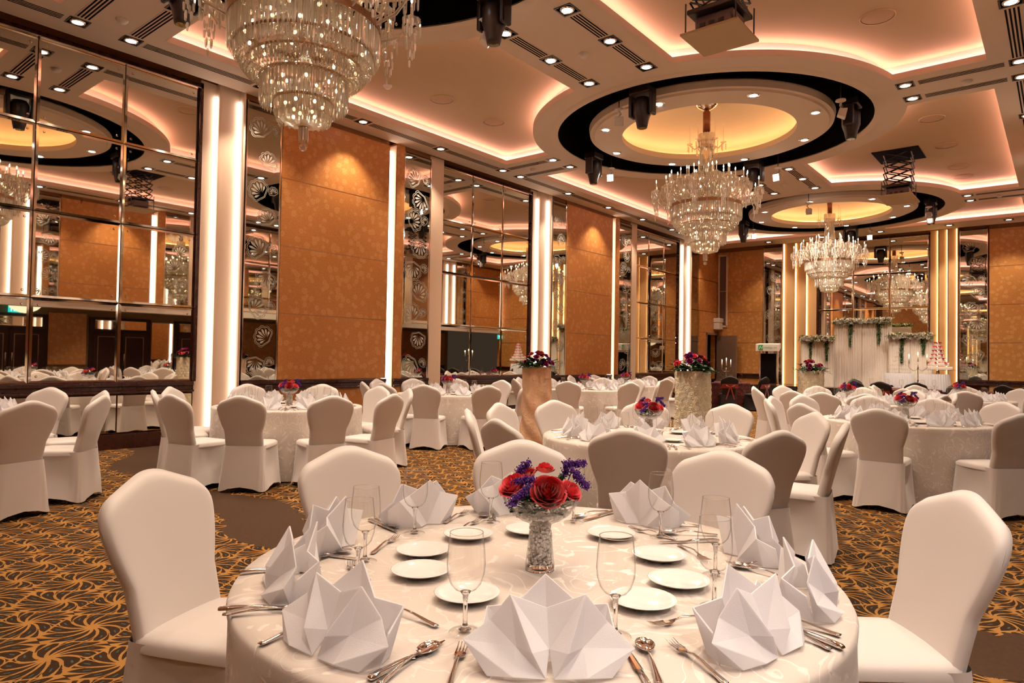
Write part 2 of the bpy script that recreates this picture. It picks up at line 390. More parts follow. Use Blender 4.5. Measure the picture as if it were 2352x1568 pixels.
class Proto:
    """first use moves the source itself, later uses copy it"""
    def __init__(s, root): s.root = root; s.used = False
    def put(s, loc, rz, label, group=None, scale=None):
        if not s.used:
            KIDS[s.root.name] = snapshot(s.root)
            s.used = True; r = s.root; r.location = loc; r.rotation_euler = (0, 0, rz); r['label'] = label
            if scale: r.scale = (scale,) * 3 if isinstance(scale, (int, float)) else scale
            if group: r['group'] = group
            return r
        return dup(s.root, loc, rz, label, group, scale or (1, 1, 1))
ORD = ['first', 'second', 'third', 'fourth', 'fifth', 'sixth', 'seventh', 'eighth', 'ninth', 'tenth', 'eleventh', 'twelfth', 'thirteenth', 'fourteenth', 'fifteenth', 'sixteenth', 'seventeenth', 'eighteenth', 'nineteenth', 'twentieth']
def nth(i, n):
    if i == 0: return 'leftmost'
    if i == n - 1: return 'rightmost'
    return ORD[i] + ' from the left'

# ------------------------------------------------------------------ geometry of the hall
ZC, ZU = 5.44, 5.70
CX = -4.975
RY = [3.28, 11.50, 19.72]
XW, XR, YF, YB = -10.2, 0.25, 24.27, -4.8
XA = 3.7          # alcove back wall
ZS = 2.62         # alcove soffit

def curve_slab(name, outer, holes, z0, z1, m, parent=None, reverse=False):
    cu = bpy.data.curves.new(name, 'CURVE'); cu.dimensions = '2D'; cu.fill_mode = 'BOTH'; cu.extrude = (z1 - z0) / 2
    for pts in ([outer] if outer else []) + holes:
        sp = cu.splines.new('POLY'); sp.points.add(len(pts) - 1); sp.use_cyclic_u = True
        for i, (x, y) in enumerate(pts): sp.points[i].co = (x, y, 0, 1)
    tmp = bpy.data.objects.new('tmp', cu); COL.objects.link(tmp)
    dg = bpy.context.evaluated_depsgraph_get(); me = bpy.data.meshes.new_from_object(tmp.evaluated_get(dg))
    bpy.data.objects.remove(tmp); me.name = name
    me.transform(Matrix.Translation((0, 0, (z0 + z1) / 2)))
    me.materials.clear()
    o = link_mesh(me, name, m, parent); return o
def circle(cx, cy, r, n=96): return [(cx + r * math.cos(2 * PI * i / n), cy + r * math.sin(2 * PI * i / n)) for i in range(n)]

def recess_poly(side, y0, y1, ra, rb, g=0.0):
    """one recess between ring rows; side -1 left, +1 right; g grows it outward; ra, rb ring centre y or None"""
    xi, xo = 0.80 - g, 4.18 + g                      # distance from the centre line
    y0, y1 = y0 - g, y1 + g
    r = 3.12 - g
    pts = []
    def arc(cyy, p0y, start):
        # circle around (0,cyy) cutting the corner near the centre line: from (xi, .) to (., p0y)
        a1 = math.acos(xi / r); a2 = math.asin(min(1, abs(p0y - cyy) / r)); out = []
        s = 1 if p0y > cyy else -1
        for i in range(25):
            a = a1 + (a2 - a1) * i / 24; out.append((r * math.cos(a), cyy + s * r * math.sin(a)))
        return out if start else out[::-1]
    if ra is not None: pts += arc(ra, y0, True)      # from centre line down to crossbeam edge
    else: pts += [(xi, y0)]
    pts += [(xo, y0), (xo, y1)]
    if rb is not None: pts += arc(rb, y1, False)
    else: pts += [(xi, y1)]
    return [(CX + side * x, y) for x, y in pts]
rows = [(-3.4, 2.68, None, RY[0]), (3.88, 10.90, RY[0], RY[1]), (12.10, 19.12, RY[1], RY[2]), (20.32, 22.85, RY[2], None)]
holes = []; holes2 = []
for (y0, y1, a, b) in rows:
    for s in (-1, 1):
        holes.append(recess_poly(s, y0, y1, a, b)); holes2.append(recess_poly(s, y0, y1, a, b, 0.17))
rings = [circle(CX, y, 2.67) for y in RY]
EX0, EX1, EY0, EY1 = -9.96, 0.02, YB, 23.85
ext = [(EX0, EY0), (EX1, EY0), (EX1, EY1), (EX0, EY1)]
struct(curve_slab('ceiling', ext, holes + rings, ZC, ZC + 0.09, 'ceiling'), 'tan ceiling with cut-out recesses and round openings')
struct(curve_slab('ceiling_cove', ext, holes2 + rings, ZC + 0.09, ZU, 'cove_paint'))
big = [(XW - 0.3, YB - 0.3), (XR + 0.3, YB - 0.3), (XR + 0.3, YF + 0.3), (XW - 0.3, YF + 0.3)]
struct(curve_slab('ceiling_upper', big, rings, ZU, ZU + 0.08, 'ceiling_gold'))
# black drums above the rings
for i, y in enumerate(RY):
    b = MB(); b.lathe([(2.664, ZC + 0.004), (2.664, 6.35)], 96, (CX, y, 0))
    b.lathe([(2.664, 6.35), (0.0, 6.35)], 96, (CX, y, 0)); struct(b.build('ceiling_drum', 'black', smooth=False, clean=False))
    b = MB(); b.lathe([(2.665, ZC - 0.012), (2.72, ZC - 0.02), (2.80, ZC - 0.001)], 96, (CX, y, 0)); struct(b.build('trim_%d' % (20 + i), 'ceiling', smooth=True, clean=False))
    # floating disc with dome
    zd = ZC - 0.02
    b = MB(); b.lathe([(1.50, zd + 0.10), (1.50, zd), (2.0, zd), (2.02, zd + 0.03), (2.08, zd + 0.035), (2.10, zd + 0.12), (2.10, zd + 0.14), (1.79, zd + 0.16)], 96, (CX, y, 0))
    b.lathe([(1.50, zd + 0.10), (1.76, zd + 0.10), (1.78, zd + 0.12)], 96, (CX, y, 0))
    struct(b.build('ceiling_disc', 'ceiling', smooth=False, clean=False), 'floating ceiling disc inside the black ring')
    b = MB(); b.lathe([(1.78, zd + 0.12)] + [(1.78 * math.cos(t), zd + 0.24 + 0.34 * math.sin(t)) for t in [k * PI / 24 for k in range(13)]], 96, (CX, y, 0))
    struct(b.build('ceiling_dome', 'dome', smooth=True, clean=False))
    b = MB(); b.lathe([(1.70, zd + 0.125), (1.765, zd + 0.125)], 96, (CX, y, 0)); b.lathe([(1.765, zd + 0.125), (1.765, zd + 0.16)], 96, (CX, y, 0))
    tag(b.build('cove_light_strip', 'led_d', clean=False), 'amber light strip hidden in the rim of the %s ceiling dome' % ['nearest', 'middle', 'far'][i], 'light')
# pink strips on the shelves of the recesses
rownames = ['behind the nearest ring', 'between the nearest and middle rings', 'between the middle and far rings', 'beside the far wall']
for ri, (y0, y1, a, b_) in enumerate(rows):
    for s in (-1, 1):
        P1 = recess_poly(s, y0, y1, a, b_, 0.155); P2 = recess_poly(s, y0, y1, a, b_, 0.105)
        n = len(P1); vs = [(x, y, ZC + 0.115) for x, y in P1] + [(x, y, ZC + 0.100) for x, y in P2]
        mb = MB(); mb.add(vs, [(i, (i + 1) % n, n + (i + 1) % n, n + i) for i in range(n)])
        tag(mb.build('cove_light_strip', 'led_p', clean=False), 'pink light strip around the %s ceiling recess %s' % ('left' if s < 0 else 'right', rownames[ri]), 'light')

# floor
mb = MB(); mb.box(XW - 0.3, XA + 0.3, YB - 0.3, YF + 0.3, -0.1, 0.0); struct(mb.build('floor', 'carpet'), 'patterned gold and brown carpet')

# ------------------------------------------------------------------ walls
def fr_left(s, n, z): return (XW + n, s, z)
def fr_right(s, n, z): return (XR - n, s, z)
def fr_far(s, n, z): return (s, YF - n, z)
def fr_back(s, n, z): return (s, YB + n, z)
def wall(name, fr, s0, s1, z0, z1, m):
    mb = MB(); mb.box(s0, s1, -0.12, -0.02, z0, z1, fr); return struct(mb.build(name, m))
wall('wall_left', fr_left, YB - 0.1, YF + 0.1, 0, 5.7, 'brownpaint')
wall('wall_right', fr_right, YB - 0.1, YF + 0.1, ZS, 5.7, 'brownpaint')
wall('wall_back', fr_far, XW, XR, 0, 5.7, 'brownpaint').name = 'wall_far'
wall('wall_back', fr_back, XW, XA, 0, 5.7, 'brownpaint')
ZJ = [0.92, 2.02, 3.13, 4.25, 5.36]

def box_obj(name, m, fr, s0, s1, n0, n1, z0, z1, parent=None, bevel=0.0):
    mb = MB(); mb.box(s0, s1, n0, n1, z0, z1, fr); return mb.build(name, m, parent, bevel=bevel)

def etched(fr, s0, s1, n, z0, z1, seed, parent):
    """frosted shell motifs lying on the glass"""
    rnd = random.Random(seed); mb = MB(); w = s1 - s0
    def inside(P): return all(s0 + 0.004 < p.x < s1 - 0.004 and z0 + 0.01 < p.y < z1 - 0.01 for p in P)
    def tf(pts, c, ang, sc): return [Vector((x * math.cos(ang) - y * math.sin(ang), x * math.sin(ang) + y * math.cos(ang))) * sc + Vector(c) for x, y in pts]
    def motif(c, ang, sc):
        mb = MB()
        for rr, wd in ((1.0, 0.030), (0.86, 0.040)):
            pts = [(0.0, -0.62 * rr)]
            for i in range(57):
                a = math.radians(-38 + 256 * i / 56)
                r = rr * (0.80 + 0.13 * abs(math.sin((a + math.radians(38)) * 7 * PI / math.radians(256))) ** 0.6)
                pts.append((math.cos(a) * r, math.sin(a) * r * 0.95 + 0.05))
            pts.append((0.0, -0.62 * rr)); P = tf(pts, c, ang, sc); w_ = wd * sc
            for i in range(len(P) - 1):
                t = (P[i + 1] - P[i])
                if t.length < 1e-6: continue
                t.normalize(); nn = Vector((-t.y, t.x)) * w_ * 0.5; q = [P[i] + nn, P[i] - nn, P[i + 1] - nn, P[i + 1] + nn]
                if inside(q): mb.add([fr(p.x, n, p.y) for p in q], [(0, 1, 2, 3)])
        for j in range(7):
            a = math.radians(-8 + 196 * j / 6); d = Vector((math.cos(a), math.sin(a))); e = Vector((-d.y, d.x)); L = 0.56
            o = Vector((0, -0.30)); d2 = (Vector((0, 0.05)) + d * 0.66 - o).normalized(); L = (Vector((0, 0.05)) + d * 0.66 - o).length - 0.10; e = Vector((-d2.y, d2.x))
            left = [o + d2 * (0.10 + L * t) + e * 0.085 * math.sin(PI * t ** 2.2) for t in [k / 10 for k in range(11)]]
            right = [o + d2 * (0.10 + L * t) - e * 0.085 * math.sin(PI * t ** 2.2) for t in [k / 10 for k in range(9, 0, -1)]]
            P = tf([(p.x, p.y) for p in left + right], c, ang, sc)
            if inside(P): mb.add([fr(p.x, n, p.y) for p in P], [tuple(range(len(P)))])
        if mb.f: mb.build('shell_motif', 'etch', parent, clean=False)
    z = z0 + 0.25; k = 0
    while z < z1 - 0.2:
        side = (k % 2) * 2 - 1; sc_ = w * rnd.uniform(0.31, 0.38)
        motif((s0 + w * (0.5 + side * 0.13), z), rnd.choice([-0.5, 0.5, 0.9, -1.1, 2.4, 3.0]), sc_)
        if k % 2 == 0: motif((s0 + w * (0.5 - side * 0.30), z + 0.03), rnd.uniform(-1, 1), w * 0.17)
        z += rnd.uniform(0.40, 0.52); k += 1

def big_mirror(fr, s0, s1, zlo, label, group, cols=3, n=0.03, dado=True):
    t = thing('wall_mirror', label, 'mirror', (0, 0, 0), 0, group)
    w = (s1 - s0) / cols
    zj = [z for z in ZJ if z >= zlo]
    if zlo > 1: zj = [zlo + 0.25] + [z for z in ZJ if z > zlo + 0.4]
    for c in range(cols):
        for r in range(len(zj) - 1):
            a0, a1, z0, z1 = s0 + c * w, s0 + (c + 1) * w, zj[r], zj[r + 1]
            mb = MB(); g = 0.006; bv = 0.035
            o = [(a0 + g, z0 + g), (a1 - g, z0 + g), (a1 - g, z1 - g), (a0 + g, z1 - g)]
            i_ = [(a0 + bv, z0 + bv), (a1 - bv, z0 + bv), (a1 - bv, z1 - bv), (a0 + bv, z1 - bv)]
            mb.add([fr(a, n, b) for a, b in i_], [(0, 1, 2, 3)])
            p = mb.build('mirror_pane', 'mirror', t, clean=False)
            mb = MB(); mb.add([fr(a, n - 0.006, b) for a, b in o] + [fr(a, n, b) for a, b in i_], [(0, 1, 5, 4), (1, 2, 6, 5), (2, 3, 7, 6), (3, 0, 4, 7)])
            mb.build('beveled_edge', 'bevel', p, clean=False)
            mb = MB()
            for a, b in ((a0 + 0.09, z0 + 0.09), (a1 - 0.09, z0 + 0.09), (a1 - 0.09, z1 - 0.09), (a0 + 0.09, z1 - 0.09)):
                pts = [(a + 0.016 * math.cos(k * PI / 5), b + 0.016 * math.sin(k * PI / 5)) for k in range(10)]
                vs = [fr(x, n + 0.001, y) for x, y in pts] + [fr(a + (x - a) * 0.6, n + 0.012, b + (y - b) * 0.6) for x, y in pts]
                mb.add(vs, [(k, (k + 1) % 10, 10 + (k + 1) % 10, 10 + k) for k in range(10)] + [tuple(range(10, 20))])
            mb.build('stud', 'chrome', p)
    mb = MB()
    for a, b, c_, d in ((s0 - 0.04, s0, zj[0], 5.44), (s1, s1 + 0.04, zj[0], 5.44)): mb.box(a, b, 0, n + 0.05, c_, d, fr)
    mb.box(s0 - 0.04, s1 + 0.04, 0, n + 0.05, 5.36, 5.42, fr); mb.build('frame', 'darkwood', t)
    box_obj('chrome_trim', 'chrome', fr, s0, s1, n, n + 0.058, 5.352, 5.362, t)
    if dado:
        for c in range(cols):
            mb = MB(); a0, a1 = s0 + c * w + 0.01, s0 + (c + 1) * w - 0.01
            mb.add([fr(a0, n + 0.03, 0.23), fr(a1, n + 0.03, 0.23), fr(a1, n + 0.03, 0.74), fr(a0, n + 0.03, 0.74)], [(0, 1, 2, 3)])
            mb.build('lower_mirror_pane', 'mirror', t, clean=False)
    return t
def rail(fr, s0, s1, n, nm):
    mb = MB(); mb.box(s0, s1, 0, n + 0.03, 0.86, 0.92, fr); mb.box(s0, s1, 0, n + 0.015, 0.80, 0.86, fr); mb.box(s0, s1, 0, n + 0.04, 0.765, 0.80, fr)
    return struct(mb.build(nm, 'darkwood', bevel=0.006))
def wallpaper(fr, s0, s1, n, zlo, m, parent=None):
    zj = [z for z in ZJ if z > zlo + 0.3]; zj = [zlo] + zj
    outs = []
    for z0, z1 in zip(zj[:-1], zj[1:]):
        outs.append(box_obj('wall_panel', m, fr, s0, s1, 0, n, z0 + 0.008, z1 - 0.008))
    mb = MB()
    for z in zj[1:-1]: mb.box(s0, s1, n - 0.012, n - 0.002, z - 0.009, z + 0.009, fr)
    outs.append(mb.build('trim_joint', 'brass')); outs.append(box_obj('wall_panel', 'brownpaint', fr, s0, s1, 0, n - 0.03, 5.36, 5.6))
    for o in outs: struct(o)
TR = [1]
def trim(o): o.name = 'trim_%d' % TR[0]; TR[0] += 1; return struct(o)
def bay(fr, b, zlo, wname, bname, m_wall='wall_w', light='led_w', mir=True, pilm='pil'):
    low = zlo < 1
    if mir:
        big_mirror(fr, b, b + 3.12, zlo, 'grid of studded mirror panes on the %s wall, %s' % (wname, bname), None, dado=low)
    for k, (p0, p1, n0, n1) in enumerate(((3.14, 3.42, 0.03, 0.13), (3.43, 3.76, 0.11, 0.24))):
        t = thing('lit_pilaster', '%s lit cream pilaster, %s wall, by the mirror %s' % (['inner', 'outer'][k], wname, bname), 'pilaster')
        box_obj('face', pilm, fr, b + p0, b + p1, 0, n0, 0.0 if low else zlo, 5.5, t)
        box_obj('fin', pilm, fr, b + p1 - 0.035, b + p1, n0, n1, 0.0 if low else zlo, 5.5, t)
        box_obj('light_slot', light, fr, b + p1 - 0.07, b + p1 - 0.036, n0, n0 + 0.05, 0.05 if low else zlo, 5.30, t)
    for (p0, p1, seed, tx) in ((3.78, 4.40, 11, 'next to the pilasters'), (7.06, 7.78, 23, 'beyond the wallpaper')):
        t = thing('etched_mirror', 'shell etched mirror, %s wall, %s %s' % (wname, tx, bname), 'mirror')
        mb = MB(); n = 0.24
        mb.box(b + p0, b + p1, 0, n - 0.02, (0.92 if low else zlo), 5.36, fr); mb.build('backing', 'darkwood', t)
        mb = MB(); z0 = 0.93 if low else zlo
        mb.add([fr(b + p0 + 0.02, n, z0), fr(b + p1 - 0.02, n, z0), fr(b + p1 - 0.02, n, 5.33), fr(b + p0 + 0.02, n, 5.33)], [(0, 1, 2, 3)]); mb.build('pane', 'mirror_g', t, clean=False)
        mb = MB(); 
        for a0, a1 in ((p0, p0 + 0.02), (p1 - 0.02, p1)): mb.box(b + a0, b + a1, n - 0.02, n + 0.012, z0, 5.35, fr)
        mb.build('edge_strip', 'chrome', t)
        etched(fr, b + p0 + 0.02, b + p1 - 0.02, n + 0.003, z0, 5.33, seed + int(b), t)
        if low:
            mb = MB(); mb.add([fr(b + p0 + 0.02, n, 0.2), fr(b + p1 - 0.02, n, 0.2), fr(b + p1 - 0.02, n, 0.75), fr(b + p0 + 0.02, n, 0.75)], [(0, 1, 2, 3)]); mb.build('lower_pane', 'mirror_g', t, clean=False)
        struct(box_obj('wall_panel', 'brownpaint', fr, b + p0, b + p1, 0, n - 0.04, 5.36, 5.6))
    wallpaper(fr, b + 4.41, b + 6.68, 0.25, 0.92 if low else zlo, m_wall)
    if low: struct(box_obj('wall_panel', m_wall, fr, b + 4.41, b + 6.68, 0, 0.25, 0.12, 0.77))
    t = thing('light_slot', 'vertical light slot, %s wall, beyond the mirror %s' % (wname, bname), 'light')
    box_obj('diffuser', light, fr, b + 6.70, b + 6.84, 0.10, 0.14, 0.1 if low else zlo, 5.30, t)
    box_obj('side_fin', pilm, fr, b + 6.835, b + 6.855, 0.0, 0.25, 0.1 if low else zlo, 5.40, t)
    struct(box_obj('wall_panel', m_wall, fr, b + 6.86, b + 7.05, 0, 0.26, 0.0 if low else zlo, 5.44))
    struct(box_obj('wall_panel', pilm, fr, b + 7.79, b + 8.18, 0, 0.20, 0.0 if low else zlo, 5.44))
    if low:
        trim(rail(fr, b - 0.03, b + 3.13, 0.06, 'trim')); trim(rail(fr, b + 3.78, b + 6.68, 0.26, 'trim')); trim(rail(fr, b + 6.86, b + 7.78, 0.26, 'trim'))
        mb = MB(); mb.box(b - 0.03, b + 3.13, 0, 0.08, 0, 0.21, fr); mb.box(b + 3.78, b + 6.68, 0, 0.27, 0, 0.12, fr); mb.box(b + 6.86, b + 7.78, 0, 0.27, 0, 0.12, fr)
        o = struct(mb.build('baseboard_left', 'darkwood', bevel=0.006))
bay(fr_left, 1.71 - 8.22, 0.92, 'left', 'behind the camera')
bay(fr_left, 1.71, 0.92, 'left', 'nearest the camera')
bay(fr_left, 9.93, 0.92, 'left', 'in the middle of the wall')
# last bay stops at the corner
def last_bay():
    b = 18.15; fr = fr_left
    big_mirror(fr, b, b + 3.09, 0.92, 'grid of studded mirror panes on the left wall, farthest from the camera', None)
    for k, (p0, p1, n0, n1) in enumerate(((3.14, 3.42, 0.03, 0.13), (3.43, 3.76, 0.11, 0.24))):
        t = thing('lit_pilaster', 'tall cream %s pilaster with a white light slot near the far left corner' % ['inner', 'outer'][k], 'pilaster')
        box_obj('face', 'pil', fr, b + p0, b + p1, 0, n0, 0.0, 5.5, t); box_obj('fin', 'pil', fr, b + p1 - 0.035, b + p1, n0, n1, 0, 5.5, t)
        box_obj('light_slot', 'led_w', fr, b + p1 - 0.07, b + p1 - 0.036, n0, n0 + 0.05, 0.05, 5.30, t)
    t = thing('plain_mirror', 'narrow plain greenish mirror near the far left corner of the hall', 'mirror')
    for z0, z1 in zip(ZJ[:-1], ZJ[1:]):
        mb = MB(); mb.add([fr(b + 3.80, 0.22, z0 + .01), fr(b + 4.40, 0.22, z0 + .01), fr(b + 4.40, 0.22, z1 - .01), fr(b + 3.80, 0.22, z1 - .01)], [(0, 1, 2, 3)]); mb.build('mirror_pane', 'mirror_g', t, clean=False)
    box_obj('backing', 'darkwood', fr, b + 3.78, b + 4.41, 0, 0.215, 0.9, 5.40, t)
    # wallpaper with the door opening
    s0, s1 = b + 4.41, YF - 0.02
    for z0, z1 in ((2.36, ZJ[2]), (ZJ[2], ZJ[3]), (ZJ[3], 5.36)): struct(box_obj('wall_panel', 'wall_w', fr, s0, s1, 0, 0.25, z0 + 0.008, z1 - 0.008))
    struct(box_obj('wall_panel', 'brownpaint', fr, s0, s1, 0, 0.22, 5.36, 5.6))
    struct(box_obj('wall_panel', 'wall_w', fr, s0, 23.20, 0, 0.25, 0, 2.36)); struct(box_obj('wall_panel', 'wall_w', fr, 24.08, s1, 0, 0.25, 0, 2.36))
    box = MB(); box.box(23.20, 24.08, -0.01, 0.02, 0, 2.3, fr); struct(box.build('doorway_dark', 'black'))  # black sheet stands for the dark beyond the open doorway
    mb = MB(); mb.box(23.14, 23.20, 0.2, 0.28, 0, 2.36, fr); mb.box(24.08, 24.14, 0.2, 0.28, 0, 2.36, fr); mb.box(23.14, 24.14, 0.2, 0.28, 2.30, 2.38, fr); struct(mb.build('door_2', 'greydoor'))
    # open leaf
    d = thing('door_leaf', 'brown service door standing open in the far left corner', 'door', (XW + 0.28, 24.08, 0), math.radians(-16))
    mb = MB(); mb.box(0, 0.85, -0.02, 0.02, 0.02, 2.28); mb.build('leaf', 'greydoor', d, bevel=0.004)
    mb = MB(); mb.tube([(0.78, -0.02, 1.0), (0.78, -0.07, 1.0), (0.66, -0.07, 1.0)], 0.01); mb.build('handle', 'chrome', d, smooth=True)
    d = thing('wall_speaker', 'small white box mounted above the service door in the far corner', 'speaker', (XW + 0.25, 23.95, 2.50))
    mb = MB(); mb.box(0, 0.22, -0.18, 0.18, 0, 0.26); mb.build('housing', 'whiteplastic', d, bevel=0.02)
    mb = MB(); mb.box(0.0, 0.24, -0.19, 0.19, 0.26, 0.42); mb.build('cover', 'whiteplastic', d, bevel=0.02)
    trim(rail(fr, b - 0.03, b + 3.13, 0.06, 'trim')); trim(rail(fr, b + 3.78, 23.1, 0.26, 'trim'))
    mb = MB(); mb.box(b - 0.03, b + 3.13, 0, 0.08, 0, 0.21, fr); mb.box(b + 3.78, 23.1, 0, 0.27, 0, 0.12, fr); struct(mb.build('baseboard_left', 'darkwood'))
last_bay()
# right wall above the low soffit, seen in the mirrors
for bb, nm in ((1.71 - 8.22, 'behind the camera'), (1.71, 'opposite the nearest left mirror'), (9.93, 'opposite the middle left mirror')): bay(fr_right, bb, ZS, 'right', nm, mir=True)
bay(fr_right, 18.15 - 0.9, ZS, 'right', 'near the far right corner', mir=False)

# far wall
def far_wall():
    fr = fr_far
    wallpaper(fr, XW + 0.25, -8.29, 0.12, 0.92, 'wall_f'); wallpaper(fr, -1.70, XR, 0.20, 0.92, 'wall_f')
    struct(box_obj('wall_panel', 'wall_f', fr, XW + 0.25, -8.29, 0, 0.12, 0.12, 0.77)); struct(box_obj('wall_panel', 'wall_f', fr, -1.70, XR, 0, 0.20, 0.12, 0.77))
    t = thing('narrow_window', 'tall narrow dark window slot set in the far wall wallpaper', 'window')
    mb = MB(); mb.box(-9.92, -9.86, 0.10, 0.17, 2.62, 5.24, fr); mb.box(-9.62, -9.56, 0.10, 0.17, 2.62, 5.24, fr); mb.box(-9.92, -9.56, 0.10, 0.17, 5.20, 5.26, fr); mb.box(-9.92, -9.56, 0.10, 0.17, 2.60, 2.66, fr)
    mb.build('frame', 'pil', t, bevel=0.005)
    box_obj('glass_pane', mat('dim_pane', (0.16, 0.10, 0.09), 0.15, spec=0.6), fr, -9.86, -9.62, 0.11, 0.13, 2.66, 5.20, t)
    mb = MB(); mb.box(-9.86, -9.62, 0.13, 0.15, 3.91, 3.93, fr); mb.build('crossbar', 'pil', t)
    for (s0, s1, nm, seed) in ((-8.27, -7.62, 'left of the amber pilasters behind the lectern', 5), (-2.44, -1.74, 'right of the amber pilasters behind the cake', 9)):
        t = thing('etched_mirror', 'narrow etched mirror on the far wall, %s' % nm, 'mirror')
        box_obj('backing', 'darkwood', fr, s0, s1, 0, 0.10, 0.9, 5.40, t)
        mb = MB(); mb.add([fr(s0 + .02, 0.11, 0.93), fr(s1 - .02, 0.11, 0.93), fr(s1 - .02, 0.11, 5.38), fr(s0 + .02, 0.11, 5.38)], [(0, 1, 2, 3)]); mb.build('pane', 'mirror_g', t, clean=False)
        etched(fr, s0 + 0.02, s1 - 0.02, 0.113, 0.93, 5.36, seed, t)
        mb = MB(); mb.box(s0, s0 + 0.02, 0.1, 0.125, 0.93, 5.4, fr); mb.box(s1 - 0.02, s1, 0.1, 0.125, 0.93, 5.4, fr); mb.build('edge_strip', 'chrome', t)
    def pil(s0, s1, left, k, nm):
        t = thing('lit_pilaster', 'amber glowing pilaster on the far wall, %s of the three %s' % (nm, 'left of the mirror' if left else 'right of the mirror'), 'pilaster')
        n0 = 0.06 + 0.06 * (2 - k if left else k)
        box_obj('face', 'pil_o', fr, s0, s1, 0, n0, 0.05, 5.48, t)
        e0, e1 = (s0 + 0.02, s0 + 0.05) if left else (s1 - 0.05, s1 - 0.02)
        box_obj('light_slot', 'led_o', fr, e0, e1, n0, n0 + 0.03, 0.3, 5.45, t)
        f0, f1 = (s0, s0 + 0.02) if left else (s1 - 0.02, s1)
        box_obj('fin', 'pil_o', fr, f0, f1, 0, n0 + 0.08, 0.05, 5.48, t)
    for k, (a, b) in enumerate(((-7.58, -7.21), (-7.20, -6.86), (-6.85, -6.50))): pil(a, b, True, k, ['leftmost', 'middle', 'rightmost'][k])
    for k, (a, b) in enumerate(((-3.20, -2.97), (-2.96, -2.72), (-2.71, -2.46))): pil(a, b, False, k, ['leftmost', 'middle', 'rightmost'][k])
    big_mirror(fr, -6.46, -3.24, 0.92, 'large mirror of studded panes on the far wall behind the stage', None)
    trim(rail(fr, XW + .25, -7.6, 0.13, 'trim')); trim(rail(fr, -2.45, XR, 0.21, 'trim'))
    mb = MB(); mb.box(XW + .25, -7.6, 0, 0.15, 0, 0.12, fr); mb.box(-2.45, XR, 0, 0.23, 0, 0.12, fr); struct(mb.build('baseboard_far', 'darkwood'))
far_wall()
# back wall behind the camera
wallpaper(fr_back, XW + 0.3, -6.6, 0.15, 0.92, 'wall_f'); wallpaper(fr_back, -3.2, XR, 0.15, 0.92, 'wall_f')
big_mirror(fr_back, -6.5, -3.3, 0.92, 'large mirror of studded panes on the wall behind the camera', None)

# alcove under the soffit on the right
struct(MB().box(XR, XA + 0.2, YB, YF, ZS + 0.06, ZS + 0.16).build('ceiling_alcove', 'ceiling'))
struct(MB().box(0.02, XR + 0.13, YB, YF, ZS - 0.16, ZS + 0.02).build('trim_soffit', 'whiteplastic'))
struct(MB().box(XA, XA + 0.1, YB, YF, 0, ZS + 0.1).build('wall_alcove', 'brownplain'))
def fr_alc(s, n, z): return (XA - n, s, z)
def dwall(s0, s1, lab):
    t = thing('double_door', lab, 'door')
    box_obj('door_frame', 'doorwood', fr_alc, s0, s1, 0, 0.08, 0, 2.42, t)
    w = (s1 - s0 - 0.24) / 2
    for k in range(2):
        a = s0 + 0.11 + k * (w + 0.02)
        d = box_obj('door_leaf', 'doorwood', fr_alc, a, a + w, 0.08, 0.11, 0.01, 1.98, t, bevel=0.004)
        mb = MB(); q = 0.12
        for x0, x1, z0, z1 in ((a + q, a + w - q, 0.25, 0.262), (a + q, a + w - q, 1.80, 1.812), (a + q, a + q + 0.012, 0.25, 1.81), (a + w - q - 0.012, a + w - q, 0.25, 1.81)): mb.box(x0, x1, 0.11, 0.118, z0, z1, fr_alc)
        mb.build('molding', 'brass', d)
        hx = a + w - 0.07 if k == 0 else a + 0.07
        mb = MB(); mb.tube([fr_alc(hx, 0.11, 0.85), fr_alc(hx, 0.16, 0.88), fr_alc(hx, 0.16, 1.25), fr_alc(hx, 0.11, 1.28)], 0.012); mb.build('handle', 'chrome', d, smooth=True)
    box_obj('transom', 'mirror', fr_alc, s0 + 0.15, s1 - 0.15, 0.08, 0.09, 2.05, 2.34, t)
dwall(5.0, 6.95, 'dark double door under the lit exit sign, seen only in the nearest wall mirror')
dwall(8.1, 9.95, 'dark panelled double door seen in the middle of the nearest wall mirror')
dwall(10.75, 12.5, 'dark panelled double door at the right edge of the nearest wall mirror')
struct(box_obj('wall_panel', 'wall_w', fr_alc, 6.98, 8.02, 0, 0.05, 0.9, 2.5)); struct(box_obj('wall_panel', 'mirror', fr_alc, 10.0, 10.7, 0, 0.04, 0.75, 2.35))
struct(box_obj('wall_panel', 'wall_w', fr_alc, 13.0, 16.5, 0, 0.05, 0.9, 2.5)); struct(box_obj('wall_panel', 'darkwood', fr_alc, 16.6, 18.6, 0, 0.06, 0, 2.4)); struct(box_obj('wall_panel', 'wall_w', fr_alc, 18.7, 24.0, 0, 0.05, 0.9, 2.5))
struct(box_obj('wall_panel', 'wall_w', fr_alc, -4.7, 4.9, 0, 0.05, 0.9, 2.5)); trim(rail(fr_alc, -4.7, 4.9, 0.06, 'trim')); trim(rail(fr_alc, 12.6, 24, 0.06, 'trim'))
def text_mesh(name, body, size, m, parent, loc, shear=0.0, align='LEFT', rot=(PI / 2, 0, 0)):
    cu = bpy.data.curves.new(name, 'FONT'); cu.body = body; cu.size = size; cu.align_x = align; cu.shear = shear; cu.extrude = 0.001
    tmp = bpy.data.objects.new('tmp', cu); COL.objects.link(tmp); dg = bpy.context.evaluated_depsgraph_get(); me = bpy.data.meshes.new_from_object(tmp.evaluated_get(dg)); bpy.data.objects.remove(tmp)
    me.materials.clear(); o = link_mesh(me, name, m, parent); o.location = loc; o.rotation_euler = rot; return o
